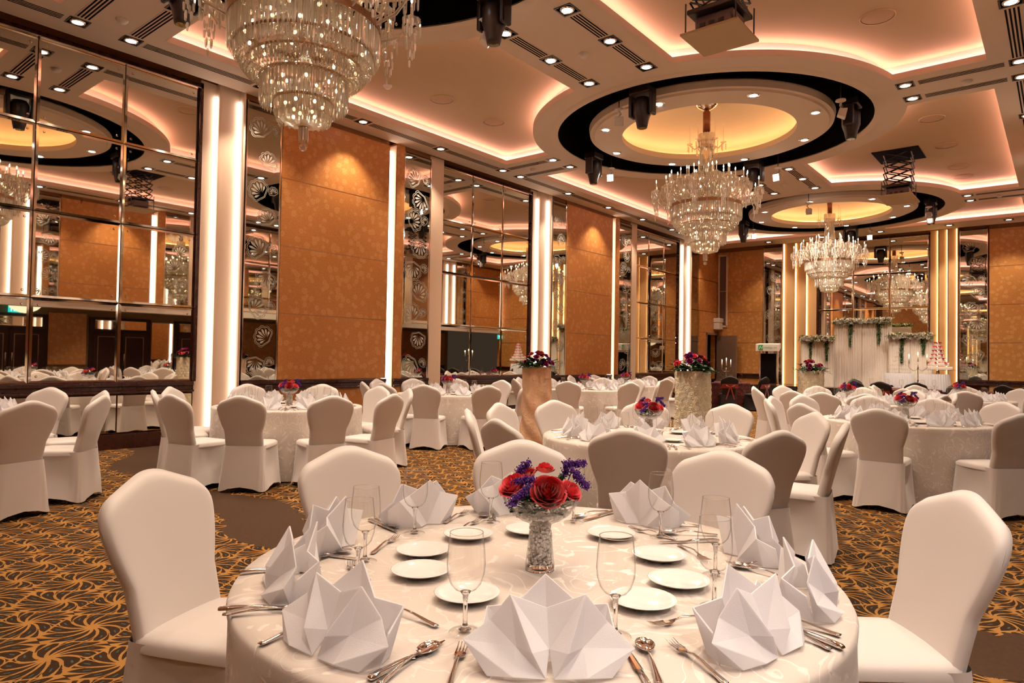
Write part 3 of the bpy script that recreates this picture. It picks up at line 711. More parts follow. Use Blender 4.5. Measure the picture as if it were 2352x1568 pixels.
def exit_sign(loc, rz, lab):
    t = thing('exit_sign', lab, 'sign', loc, rz)
    mb = MB(); mb.box(-0.19, 0.19, -0.03, 0.03, 0, 0.19); mb.build('housing', 'sign', t, bevel=0.01)
    text_mesh('lettering', 'EXIT', 0.17, 'signw', t, (0, -0.034, 0.035), 0, 'CENTER')
exit_sign((XA - 0.22, 6.1, 2.43), -PI / 2, 'lit green EXIT sign over the alcove door, reflected in the nearest mirror')
exit_sign((0.0, 24.0, 2.2), -PI / 2, 'lit blue-green EXIT sign by the far right corner, reflected in the middle mirror')
# low crystal light of the alcove
t = thing('flush_chandelier', 'flat glowing crystal ceiling light in the low alcove, reflected in the nearest mirror', 'chandelier', (1.9, 5.9, ZS + 0.05))
MB().lathe([(0.0, -0.32), (0.12, -0.30), (0.28, -0.22), (0.42, -0.08), (0.45, 0.0)], 24).build('bowl', emat('warm_crystal_glow', (1.0, 0.78, 0.5), 1.5), t, smooth=True)
MB().lathe([(0.46, -0.03), (0.48, 0.0), (0.46, 0.03)], 24).build('rim', 'brass', t, smooth=True)

# ------------------------------------------------------------------ ceiling fittings
spot_ld = bpy.data.lights.new('downlight', 'SPOT'); spot_ld.energy = SPOT_W; spot_ld.color = (1.0, 0.80, 0.61); spot_ld.spot_size = math.radians(95); spot_ld.spot_blend = 0.6; spot_ld.shadow_soft_size = 0.05
def downlight_proto(square=True):
    t = thing('downlight', 'x', 'downlight')
    mb = MB()
    if square:
        mb.box(-0.115, 0.115, -0.115, -0.095, -0.008, 0.03); mb.box(-0.115, 0.115, 0.095, 0.115, -0.008, 0.03); mb.box(-0.115, -0.095, -0.095, 0.095, -0.008, 0.03); mb.box(0.095, 0.115, -0.095, 0.095, -0.008, 0.03)
        mb.box(-0.10, 0.10, -0.10, 0.10, 0.0, 0.004)
        mb.build('trim_plate', 'blackmetal', t)
    else:
        mb.lathe([(0.075, -0.004), (0.085, -0.010), (0.10, -0.006), (0.10, 0.0), (0.0, 0.0)], 24); mb.build('trim_plate', 'chrome', t, smooth=True)
    MB().lathe([(0.064, -0.012), (0.080, -0.015), (0.086, -0.004)], 24).build('reflector_ring', 'chrome', t, smooth=True)
    MB().lathe([(0.0, -0.010), (0.064, -0.010)], 24).build('lamp_face', 'lamp', t, clean=False)
    l = bpy.data.objects.new('lamp', spot_ld); COL.objects.link(l); l.parent = t; l.location = (0, 0, -0.03)
    return Proto(t)
DS, DR = downlight_proto(True), downlight_proto(False)
def vent(x0, y0, x1, y1, lab, n=4):
    d = Vector((x1 - x0, y1 - y0, 0)); L = d.length; d.normalize(); e = Vector((-d.y, d.x, 0)); c = Vector((x0, y0, ZC))
    t = thing('air_slot', lab, 'vent', (x0, y0, ZC), math.atan2(d.y, d.x))
    mb = MB(); mb.box(0, L, -0.085, 0.085, -0.004, 0.0); mb.build('frame', 'ceiling', t)
    for k in range(n):
        o = -0.06 + 0.12 * k / (n - 1); mb = MB(); mb.box(0.01, L - 0.01, o - 0.010, o + 0.010, -0.006, -0.003); mb.build('slot', 'black', t)
off = 0.31
lights = []
for side, xx, nm in ((-1, -9.5, 'left edge'), (1, -0.46, 'right edge')):
    ys = []
    for k, y in enumerate(RY):
        ys += [y - off, y + off]
        nxt = RY[k + 1] if k < 2 else y + 8.22
        for j in range(1, 4):
            q = y + off + (8.22 - 2 * off) * j / 4
            if q < 23.0: ys.append(q)
    ys = [-2.0, -0.1, 1.2] + ys
    ys = sorted(ys)
    for i, y in enumerate(ys): lights.append((xx, y, 'square downlight, %s going away in the %s row' % (ORD[i] if i < 20 else 'last', nm)))
    for i in range(len(ys) - 1):
        if ys[i + 1] - ys[i] > 0.8: vent(xx, ys[i] + 0.16, xx, ys[i + 1] - 0.16, 'slotted air vent, %s going away in the %s row' % (ORD[i], nm))
for k, y in enumerate(RY):
    rn = ['nearest', 'middle', 'far'][k]
    for s in (-1, 1):
        for j, dy in enumerate((-off, off)):
            xin = CX + s * 3.175; xout = CX + s * 4.52
            lights.append((xin, y + dy, 'square downlight right at the %s of the %s ring, %s of a pair' % ('left' if s < 0 else 'right', rn, ['nearer', 'farther'][j])))
            vent(min(xin, xout) + 0.16, y + dy, max(xin, xout) - 0.16, y + dy, '%s air vent of the pair %s of the %s ring' % (['nearer', 'farther'][j], 'left' if s < 0 else 'right', rn))
for k in (-1, 0, 1):
    yb = (RY[k] if k >= 0 else RY[0] - 8.22) + 4.11
    if yb < 0: continue
    for s, nm in ((-1, 'left'), (1, 'right')):
        yy = [yb - 0.97, yb, yb + 0.97]
        for j, y in enumerate(yy): lights.append((CX + s * 0.47, y, 'square downlight in the %s line %s, %s of three' % (nm, ['between the near rings', 'between the far rings'][k], ['nearest', 'middle', 'farthest'][j])))
        for j in range(2): vent(CX + s * 0.47, yy[j] + 0.15, CX + s * 0.47, yy[j + 1] - 0.15, '%s air vent in the %s line %s' % (['nearer', 'farther'][j], nm, ['between the near rings', 'between the far rings'][k]))
for i, x in enumerate([-7.8, -6.1, -4.4, -2.6, -1.2]): lights.append((x, 23.25, 'square recessed downlight in the row along the far wall, %s' % nth(i, 5)))
for (x, y, lab) in lights: DS.put((x, y, ZC), 0, lab, 'square ceiling downlights')
for k, y in enumerate(RY):
    for j in range(8):
        a = -PI / 2 + j * PI / 4
        DR.put((CX + 1.85 * math.cos(a), y + 1.85 * math.sin(a), ZC - 0.021), 0, 'round downlight in the %s ceiling disc, %s counted round from the camera side' % (['nearest', 'middle', 'far'][k], ORD[j]), 'round downlights in the discs')
alc_fill = bpy.data.lights.new('alcove_fill_lamp', 'SPOT'); alc_fill.energy = 120; alc_fill.color = (1.0, 0.86, 0.76); alc_fill.spot_size = math.radians(135); alc_fill.spot_blend = 0.7; alc_fill.shadow_soft_size = 0.07  # added alcove lamps that brighten the near table from the camera side
alc_fill_dim = alc_fill.copy(); alc_fill_dim.energy = 45; alc_fill_dim.spot_size = math.radians(100)
for i, (x, y) in enumerate([(0.55, -1.6), (0.55, 0.2), (0.75, 1.9), (0.75, 4.6), (0.75, 7.3), (0.75, 10.0), (2.6, 5.0), (2.6, 8.0), (2.6, 11.0), (0.75, 13.0)]):
    q = DR.put((x, y, ZS + 0.058), 0, 'added round fill light in the low alcove ceiling, %s' % ORD[i], 'added alcove fill lights')
    for c_ in [o for o in bpy.data.objects if o.parent is q and o.type == 'LIGHT']: c_.data = alc_fill if i < 3 else alc_fill_dim
# ceiling speakers
sp = thing('ceiling_speaker', 'x', 'speaker'); MB().lathe([(0.0, -0.010), (0.17, -0.010), (0.19, -0.006), (0.20, 0.0)], 32).build('grille', 'grille', sp, smooth=True)
MB().lathe([(0.19, -0.012), (0.205, -0.010), (0.205, 0.0)], 32).build('rim', 'ceiling_gold', sp, smooth=True)
SP = Proto(sp)
for s, nm in ((-1, 'left'), (1, 'right')):
    for i, y in enumerate([-0.2, 1.4, 5.6, 7.97, 9.32, 13.8, 15.66, 17.54, 18.5]):
        SP.put((CX + s * 3.17, y, ZU), 0, 'round beige ceiling speaker, %s going away in the %s recesses' % (ORD[i], nm), 'round ceiling speakers')
sd = thing('smoke_detector', 'x', 'detector'); MB().lathe([(0.0, -0.05), (0.04, -0.05), (0.055, -0.03), (0.07, -0.012), (0.07, 0)], 20).build('housing', 'whiteplastic', sd, smooth=True)
SD = Proto(sd)
for i, (x, y, z) in enumerate([(-4.98, 7.5, ZC), (-8.99, 3.29, ZC), (-8.43, 7.03, ZU), (-5.95, 6.99, ZU), (-1.08, 11.55, ZC), (-8.9, 11.5, ZC), (-4.98, 9.75, ZC - 0.02), (-1.2, 19.8, ZC), (-2.9, 14.2, ZU), (-4.98, 15.9, ZC)]):
    SD.put((x, y, z), 0, 'small round white ceiling detector, ' + ['between the near rings on the centre beam', 'beside the first left vent', 'near the left edge recess by the big chandelier', 'in the left recess by the centre beam', 'between the pair of right vents', 'between the pair of left vents', 'on the middle disc towards the camera', 'between the far right vents', 'in the right recess before the lift', 'between the far rings on the centre beam'][i])

# moving-head lamps and little floodlights in the rings
def head_proto():
    t = thing('moving_head_lamp', 'x', 'stage light')
    MB().box(-0.17, 0.17, -0.13, 0.13, 0.02, 0.14).build('base', 'blackmetal', t, bevel=0.02)
    mb = MB(); mb.tube([(-0.0, 0, 0.14), (0, 0, 0.995)], 0.03); mb.build('pole', 'blackmetal', t)
    for s in (-1, 1):
        mb = MB(); mb.box(s * 0.17 - 0.03, s * 0.17 + 0.03, -0.08, 0.08, -0.30, 0.04); mb.build('yoke', 'blackmetal', t, bevel=0.02)
    mb = MB(); mb.lathe([(0.0, -0.48), (0.075, -0.48), (0.085, -0.44), (0.10, -0.36), (0.135, -0.26), (0.135, -0.08), (0.10, -0.02), (0.0, -0.01)], 20); mb.build('head', 'blackmetal', t, smooth=True)
    mb = MB(); mb.lathe([(0.0, -0.484), (0.06, -0.484)], 16); mb.build('lens', 'mirror_g', t, clean=False)
    return Proto(t)
def flood_proto(lit):
    t = thing('floodlight', 'x', 'floodlight')
    MB().tube([(0, 0, 0.0), (0, 0, 1.14)], 0.008).build('rod', 'blackmetal', t)
    MB().lathe([(0.0, 0.03), (0.07, 0.02), (0.075, 0.0), (0.03, -0.02), (0.0, -0.02)], 16).build('mount', 'whiteplastic', t, smooth=True)
    mb = MB(); mb.tube([(0.0, 0, -0.02), (0.03, 0, -0.06), (0.0, 0, -0.11)], 0.018); mb.build('bracket', 'whiteplastic', t, smooth=True)
    mb = MB()
    vs = [(-0.07, -0.06, -0.27), (0.07, -0.06, -0.27), (0.07, -0.09, -0.13), (-0.07, -0.09, -0.13), (-0.055, 0.05, -0.22), (0.055, 0.05, -0.22), (0.055, 0.02, -0.12), (-0.055, 0.02, -0.12)]
    mb.add(vs, [(0, 1, 2, 3), (4, 7, 6, 5), (0, 4, 5, 1), (1, 5, 6, 2), (2, 6, 7, 3), (3, 7, 4, 0)]); mb.build('housing', 'whiteplastic', t, bevel=0.008)
    mb = MB(); mb.add([(-0.06, -0.064, -0.262), (0.06, -0.064, -0.262), (0.06, -0.091, -0.138), (-0.06, -0.091, -0.138)], [(0, 1, 2, 3)])
    mb.build('lens', emat('flood_lens', (1.0, 0.9, 0.8), 22.0) if lit else M['whiteplastic'], t, clean=False)
    return Proto(t)
flood_ld = bpy.data.lights.new('floodlamp', 'SPOT'); flood_ld.energy = 420; flood_ld.color = (1.0, 0.85, 0.68); flood_ld.spot_size = math.radians(75); flood_ld.spot_blend = 0.5; flood_ld.shadow_soft_size = 0.06
HP, FL, FD = head_proto(), flood_proto(True), flood_proto(False)
heads = [(0, 0, 2.38), (1, 0, 2.38), (2, 0, 2.38), (3, 0, 2.38)]
for k, y in enumerate(RY):
    rn = ['nearest', 'middle', 'far'][k]
    for j in range(4):
        a = -PI / 2 + j * PI / 2; nm = ['camera', 'right', 'far', 'left'][j]
        if k == 0 and j in (0, 1): continue
        if k == 2 and j == 0: continue
        HP.put((CX + 2.38 * math.cos(a), y + 2.38 * math.sin(a), 5.36), a + PI / 2, 'black moving stage light hanging in the black ring, %s side of the %s ring' % (nm, rn), 'moving lights')
for (x, y, z, rz, lit, lab) in [(-5.11, 5.65, 5.17, 2.6, 1, 'lit white floodlight hanging right of the big chandelier'), (-5.39, 9.13, 5.25, 0.6, 0, 'unlit white floodlight at the left of the middle ring'), (-2.57, 10.76, 5.25, 1.9, 0, 'unlit white floodlight at the right side of the middle ring'),
        (-7.19, 11.9, 5.25, 0.3, 1, 'lit white floodlight beside the lowest left moving light'), (-4.42, 13.69, 5.22, -0.2, 1, 'lit white floodlight right behind the middle chandelier'), (-4.85, 17.3, 5.25, PI, 1, 'white floodlight seen from behind in front of the far ring'),
        (-2.60, 19.4, 5.25, PI + 0.2, 1, 'white floodlight turned to the stage at the right of the far ring'), (-7.14, 19.93, 5.25, 0.6, 1, 'lit white floodlight at the left end of the far ring'), (-4.39, 21.78, 5.22, 0.1, 1, 'bright white floodlight above the stage backdrop')]:
    r_ = (FL if lit else FD).put((x, y, z), rz, lab, 'hanging floodlights')
    if lit:
        l = bpy.data.objects.new('lamp', flood_ld); COL.objects.link(l); l.parent = r_; l.location = (0, -0.12, -0.2); l.rotation_euler = (math.radians(-48), 0, 0)

# projector lifts
def lift(cx, cy, zt, sx, sy, drop, lab):
    t = thing('projector_lift', lab, 'projector', (cx, cy, 0))
    MB().box(-0.42, 0.42, -0.5, 0.5, ZU - 0.012, ZU - 0.002).build('ceiling_hole_dark', 'black', t)  # black sheet stands for the dark inside the ceiling hole
    MB().box(-sx / 2, sx / 2, -sy / 2, sy / 2, zt - 0.012, zt + 0.012).build('bottom_board', 'board', t, bevel=0.002)
    b = MB().box(-0.21, 0.21, -0.17, 0.17, zt + 0.05, zt + 0.21).build('projector_body', 'proj', t, bevel=0.02)
    mb = MB()
    for k in range(3): mb.box(-0.15 + 0.1 * k, -0.09 + 0.1 * k, -0.176, -0.17, zt + 0.09, zt + 0.13)
    mb.build('port_panel', 'blackmetal', b)
    mb = MB(); mb.lathe([(0.05, 0), (0.055, 0.02), (0.0, 0.02)], 16, (0.1, 0.0, zt + 0.03)); mb.build('lens', 'blackmetal', b)
    z0 = zt + 0.24; z1 = ZU; n = max(3, int((z1 - z0) / 0.13)); h = (z1 - z0) / n
    for s in (-1, 1):
        mb = MB()
        for k in range(n):
            a, c = z0 + k * h, z0 + (k + 1) * h
            for (p, q) in (((-0.20, s * 0.24, a), (0.20, s * 0.24, c)), ((0.20, s * 0.25, a), (-0.20, s * 0.25, c))): mb.tube([p, q], 0.012, 4)
            for (p, q) in (((s * 0.24, -0.20, a), (s * 0.24, 0.20, c)), ((s * 0.25, 0.20, a), (s * 0.25, -0.20, c))): mb.tube([p, q], 0.012, 4)
        mb.build('scissor_frame', 'blackmetal', t)
    for sx_, sy_ in ((-1, -1), (-1, 1), (1, -1), (1, 1)):
        MB().tube([(sx_ * (sx / 2 - 0.04), sy_ * min(sy / 2 - 0.04, 0.26), zt), (sx_ * (sx / 2 - 0.04), sy_ * min(sy / 2 - 0.04, 0.26), z0 + 0.1)], 0.008, 5).build('hanger_rod', 'blackmetal', t)
    MB().box(-0.26, 0.26, -0.26, 0.26, z0 - 0.02, z0 + 0.03).build('mount_frame', 'blackmetal', t, bevel=0.01)
lift(-2.84, 6.88, 4.80, 0.62, 0.62, 0, 'projector on a black scissor lift with a beige board, top right of the picture')
lift(-2.66, 15.85, 4.78, 0.62, 1.0, 0, 'projector on a lowered black scissor lift in front of the far ring')

# ------------------------------------------------------------------ chandeliers
def make_chandelier():
    t = thing('chandelier', 'x', 'chandelier')
    rnd = random.Random(3)
    MB().lathe([(0.0, 5.97), (0.20, 5.97), (0.20, 5.94), (0.15, 5.91), (0.10, 5.88), (0.05, 5.86), (0.0, 5.86)], 24).build('canopy', 'chrome', t, smooth=True)
    MB().lathe([(0.0, 5.86), (0.04, 5.86), (0.065, 5.82), (0.065, 5.42), (0.0, 5.42)], 16).build('stem', 'amberstem', t, smooth=True)
    def prism(mb, x, y, z, L, r):
        a0 = rnd.random() * PI; n = 5
        ring = lambda rr, zz: [(x + rr * math.cos(a0 + 2 * PI * k / n), y + rr * math.sin(a0 + 2 * PI * k / n), zz) for k in range(n)]
        vs = ring(r * 0.5, z) + ring(r, z - 0.01) + ring(r * 0.8, z - L * 0.86) + [(x, y, z - L)]
        fs = []
        for j in range(2):
            for k in range(n): fs.append((j * n + k, j * n + (k + 1) % n, (j + 1) * n + (k + 1) % n, (j + 1) * n + k))
        for k in range(n): fs.append((2 * n + k, 2 * n + (k + 1) % n, 3 * n))
        mb.add(vs, fs)
    def bead(mb, x, y, z, r):
        mb.add([(x + r, y, z), (x, y + r, z), (x - r, y, z), (x, y - r, z), (x, y, z + r * 1.2), (x, y, z - r * 1.2)], [(0, 1, 4), (1, 2, 4), (2, 3, 4), (3, 0, 4), (1, 0, 5), (2, 1, 5), (3, 2, 5), (0, 3, 5)])
    # crown at the top
    c = MB()
    for k in range(20):
        a = 2 * PI * k / 20; prism(c, 0.13 * math.cos(a), 0.13 * math.sin(a), 5.43, 0.24, 0.016)
    c.lathe([(0.10, 5.22), (0.13, 5.20), (0.15, 5.30), (0.14, 5.42)], 16); c.build('crown', 'crystal', t, clean=False)
    for k in range(6):
        a = 2 * PI * k / 6 + 0.2; ca, sa = math.cos(a), math.sin(a); m = MB()
        m.tube([(0.12 * ca, 0.12 * sa, 5.22), (0.20 * ca, 0.20 * sa, 5.16), (0.29 * ca, 0.29 * sa, 5.24)], 0.012, 6)
        m.lathe([(0.01, 0), (0.055, 0.02), (0.05, 0.03)], 8, (0.29 * ca, 0.29 * sa, 5.24)); m.tube([(0.29 * ca, 0.29 * sa, 5.26), (0.29 * ca, 0.29 * sa, 5.62)], [0.008, 0.003], 5)
        for q in range(3): prism(m, 0.29 * ca + 0.045 * math.cos(q * 2.1), 0.29 * sa + 0.045 * math.sin(q * 2.1), 5.23, 0.12, 0.011)
        m.build('spire_arm', 'crystal', t, clean=False)
    # beaded shaft widening downwards
    s = MB()
    for k in range(28):
        a = 2 * PI * k / 28
        for q in range(30):
            u = q / 29; r = 0.10 + 0.06 * u + 0.10 * max(0, u - 0.7) / 0.3; bead(s, r * math.cos(a), r * math.sin(a), 5.18 - 0.62 * u, 0.011)
    s.build('beaded_shaft', 'crystal', t, clean=False)
    MB().lathe([(0.03, 5.42), (0.05, 5.1), (0.06, 4.6), (0.07, 4.1), (0.05, 3.6), (0.04, 3.3)], 10).build('center_column', 'chrome', t, smooth=True)
    # arms with candles
    tiers = [(12, 0.90, 4.36, 4.22, 0.0), (12, 0.70, 4.50, 4.30, 0.26), (10, 0.50, 4.58, 4.38, 0.1), (6, 0.30, 4.66, 4.45, 0.3)]
    fl = 0
    for n, R, z, zr, ph in tiers:
        for k in range(n):
            a = 2 * PI * k / n + ph; ca, sa = math.cos(a), math.sin(a); m = MB()
            P = [(0.10, zr), (R * 0.35, zr - 0.10), (R * 0.65, zr - 0.12), (R * 0.88, zr - 0.03), (R, z - 0.03)]
            m.tube([(r * ca, r * sa, zz) for r, zz in P], 0.014, 6)
            m.lathe([(0.012, -0.02), (0.07, 0.0), (0.085, 0.02), (0.075, 0.025)], 10, (R * ca, R * sa, z - 0.01)); m.lathe([(0.02, 0.0), (0.035, 0.03), (0.02, 0.05)], 8, (R * ca, R * sa, z + 0.0))
            for q in range(7):
                g = 2 * PI * q / 7; x, y = R * ca + 0.078 * math.cos(g), R * sa + 0.078 * math.sin(g)
                bead(m, x, y, z - 0.005, 0.012); prism(m, x, y, z - 0.02, 0.10 + 0.03 * (q % 2), 0.012)
            # chain of drops under the arm
            for q in range(4):
                zz = z - 0.16 - q * 0.075; sp_ = 0.045 - q * 0.008
                for g in range(4 if q < 3 else 1):
                    x, y = R * ca + sp_ * math.cos(g * 1.57 + q), R * sa + sp_ * math.sin(g * 1.57 + q); prism(m, x, y, zz + 0.03, 0.075, 0.012)
            for q in range(6):                       # swag to the middle
                u = q / 6; bead(m, (R * (0.35 + 0.6 * u)) * ca, (R * (0.35 + 0.6 * u)) * sa, z + 0.02 - 0.16 * math.sin(PI * u) , 0.016)
            arm = m.build('arm', 'crystal', t, clean=False)
            cn = MB().lathe([(0.0, z + 0.02), (0.010, z + 0.02), (0.010, z + 0.15), (0.0, z + 0.155)], 8, (R * ca, R * sa, 0)).build('candle', 'candle', t, smooth=True)
            MB().lathe([(0.0, z + 0.153), (0.008, z + 0.165), (0.010, z + 0.178), (0.005, z + 0.20), (0.0, z + 0.215)], 8, (R * ca, R * sa, 0)).build('bulb', 'flame', cn, smooth=True)
    # central cluster of beads
    m = MB()
    for k in range(900):
        a = rnd.random() * 2 * PI; u = rnd.random(); r = (0.20 + 0.42 * u) * (0.6 + 0.4 * rnd.random()); z = 4.58 - 0.42 * u + rnd.uniform(-0.05, 0.08)
        if k % 3: bead(m, r * math.cos(a), r * math.sin(a), z, rnd.uniform(0.010, 0.018))
        else: prism(m, r * math.cos(a), r * math.sin(a), z, 0.09, 0.012)
    m.build('bead_cluster', 'crystal', t, clean=False)
    def band(R, z, hh=0.03, mm='brass'):
        MB().lathe([(R, z - hh), (R + 0.008, z - hh), (R + 0.008, z + hh), (R, z + hh), (R, z - hh)], 64).build('ring_band', mm, t, smooth=False)
    def curtain(R, z, L, n, r, R2=None):
        m = MB()
        for k in range(n):
            a = 2 * PI * (k + 0.5 * (int(R * 100) % 2)) / n; rr = R if (R2 is None or k % 2 == 0) else R2
            prism(m, rr * math.cos(a), rr * math.sin(a), z, L * rnd.uniform(0.96, 1.04), r)
        m.build('prism_curtain', 'crystal', t, clean=False)
    def basket(Ra, Rb, za, zb, n, q):
        m = MB()
        for k in range(n):
            a = 2 * PI * k / n
            for j in range(q):
                u = j / (q - 1); r = Rb + (Ra - Rb) * math.cos(u * PI / 2) ** 0.9 if Ra > Rb else Ra; z = za + (zb - za) * math.sin(u * PI / 2)
                bead(m, r * math.cos(a), r * math.sin(a), z, 0.012)
        m.build('beaded_basket', 'crystal', t, clean=False)
    band(0.62, 4.12); curtain(0.615, 4.10, 0.24, 190, 0.011, 0.585)
    band(0.565, 3.90, 0.012); basket(0.56, 0.33, 3.90, 3.64, 84, 12); curtain(0.56, 3.90, 0.12, 120, 0.012)
    band(0.46, 3.79, 0.010); curtain(0.455, 3.79, 0.11, 110, 0.011)
    band(0.36, 3.66, 0.012); curtain(0.355, 3.66, 0.23, 110, 0.011, 0.335)
    band(0.24, 3.48, 0.012); curtain(0.235, 3.48, 0.13, 70, 0.012); 
    m = MB()
    for k in range(26):
        a = 2 * PI * k / 26; prism(m, 0.21 * math.cos(a), 0.21 * math.sin(a), 3.40, 0.10, 0.02)
    m.build('drop_fringe', 'crystal', t, clean=False)
    MB().lathe([(0.20, 3.37), (0.19, 3.33), (0.15, 3.295), (0.08, 3.275), (0.03, 3.27)], 40).build('glass_dish', 'crystal', t, smooth=False)
    MB().lathe([(0.0, 3.29), (0.045, 3.285), (0.045, 3.27), (0.0, 3.27)], 16).build('finial_cap', 'brass', t, smooth=True)
    m = MB()
    for k in range(10):
        a = 2 * PI * k / 10; prism(m, 0.034 * math.cos(a), 0.034 * math.sin(a), 3.27, 0.13, 0.010)
    m.ball((0, 0, 3.10), 0.032, 8, 6); m.build('finial', 'crystal', t, clean=False)
    # bulbs added inside the tiers to make the crystals sparkle
    pts = []
    for (R, z, n) in ((0.48, 3.99, 14), (0.42, 3.80, 10), (0.26, 3.62, 8), (0.15, 3.46, 6), (0.09, 3.36, 4), (0.30, 4.20, 8), (0.45, 4.38, 8)):
        for k in range(n):
            a = 2 * PI * k / n + R * 7; pts.append((R * math.cos(a), R * math.sin(a), z))
    for p in pts: MB().ball(p, 0.014, 6, 4, 1.3).build('added_inner_bulb', 'bulb', t, clean=False)
    for z, e in ((4.0, 0.65), (4.75, 0.35)):
        ld = bpy.data.lights.new('chandelier_glow', 'POINT'); ld.energy = CHAND_W * e; ld.color = (1.0, 0.66, 0.38); ld.shadow_soft_size = 0.04
        l = bpy.data.objects.new('lamp', ld); COL.objects.link(l); l.parent = t; l.location = (0.0, 0.0, z)
    return Proto(t)
CH = make_chandelier()
for k, y in enumerate([3.25, 11.5, 19.72]):
    CH.put((CX, y, 0), 0.2 * k, ['large crystal chandelier nearest the camera, cut off by the top edge', 'tiered crystal chandelier with lit candles under the middle dome', 'smaller looking crystal chandelier farthest away above the stage end'][k], 'crystal chandeliers')

# ------------------------------------------------------------------ chairs
def make_chair(m_cover, dark=False):
    t = thing('banquet_chair', 'x', 'chair')
    # backrest: solid pillow with arched top; chair faces +Y, origin on the floor under the seat
    def bw(s):                                      # half width against height 0..1 (z .43-.95)
        z = 0.43 + 0.52 * s
        if z < 0.60: return 0.186 + 0.006 * ((z - 0.43) / 0.17)
        return 0.192 + 0.054 * math.sin(min(1, (z - 0.60) / 0.24) * PI / 2)
    def surf(side):
        def f(u, v):
            tt = -1 + 2 * u; tt = math.copysign(abs(tt) ** 0.8, tt)
            at = abs(tt); top = 0.95 - 0.082 * (at * at * 1.6 if at < 0.25 else at * 0.98 - 0.145 + 0.0) / 0.835 - (0.085 * (1 - math.sqrt(max(0, 1 - ((at - 0.74) / 0.26) ** 2))) if at > 0.74 else 0)
            z = 0.38 + (top - 0.38) * v
            w = bw((z - 0.43) / 0.52)
            x = tt * w
            th = 0.030 * (max(0, 1 - abs(tt) ** 14) ** 0.4) * (max(0, 1 - v ** 26) ** 0.4) if 0 < u < 1 else 0.0
            y = -0.200 - 0.140 * max(0.0, (z - 0.42) / 0.53) ** 1.1 + (0.42 - z if z < 0.42 else 0.0) * 0.6 + 0.018 * tt * tt + side * th
            return (x, y, z)
        return f
    mb = MB(); mb.grid(surf(1), 41, 30); mb.grid(surf(-1), 41, 30); mb.build('backrest', m_cover, t, smooth=True)
    def ring(t_, ax, ay, cyy, z):
        # rounded rectangle, t in 0..1
        a = 2 * PI * t_; c, s = math.cos(a), math.sin(a); e = 0.28
        return Vector((ax * math.copysign(abs(c) ** e, c), cyy + ay * math.copysign(abs(s) ** e, s), z))
    mb = MB()
    prof = [(0.0, 0.475), (0.6, 0.475), (0.9, 0.468), (1.0, 0.45), (1.0, 0.42)]
    mb.grid(lambda u, v: ring(u, 0.203 * prof[min(int(v * 4.001), 4)][0] + 1e-4, 0.215 * prof[min(int(v * 4.001), 4)][0] + 1e-4, 0.0, prof[min(int(v * 4.001), 4)][1]), 40, 5, True)
    mb.build('seat', m_cover, t, smooth=True)
    def skirt(u, v):
        a = 2 * PI * u; c, s = math.cos(a), math.sin(a)
        corner = abs(math.sin(2 * a)) ** 0.7
        top = ring(u, 0.202, 0.228, -0.014, 0.45)
        bot = ring(u, 0.240, 0.262, -0.02, 0.012 + 0.045 * (1 - corner) ** 1.5)
        p = top.lerp(bot, v)
        conc = (1 - corner) * math.sin(PI * v) * (0.05 if s > -0.6 else 0.0)
        p.x -= math.copysign(conc * abs(c), c); p.y -= math.copysign(conc * abs(s), s)
        p += Vector((c, s, 0)) * 0.003 * math.sin(a * 18 + 5 * v) * v
        return p
    mb = MB(); mb.grid(skirt, 80, 10, True); mb.build('skirt', m_cover, t, smooth=True)
    return t
CHAIR = Proto(make_chair('chair'))

# ------------------------------------------------------------------ round table linen and tableware
ZT = 0.75
def make_tablecloth(m='cloth', R=0.83):
    def f(u, v):
        a = 2 * PI * u
        fold = 0.028 * math.sin(a * 11 + 1.5 * math.sin(a * 2)) + 0.018 * math.sin(a * 17 + 2)
        if v < 0.35: return Vector((math.cos(a) * R * (v / 0.35), math.sin(a) * R * (v / 0.35), ZT))
        if v < 0.42: k = (v - 0.35) / 0.07; return Vector((math.cos(a) * (R + 0.012 * k), math.sin(a) * (R + 0.012 * k), ZT - 0.018 * k * k))
        k = (v - 0.42) / 0.58; r = R + 0.008 + k * 0.012 + fold * 0.8 * k ** 0.7
        return Vector((math.cos(a) * r, math.sin(a) * r, (ZT - 0.018) * (1 - k) + 0.012))
    mb = MB(); mb.grid(f, 200, 25, True); return mb
cloth_o = tag(make_tablecloth().build('tablecloth', 'cloth', smooth=True), 'x', 'tablecloth')
CLOTH = Proto(cloth_o)

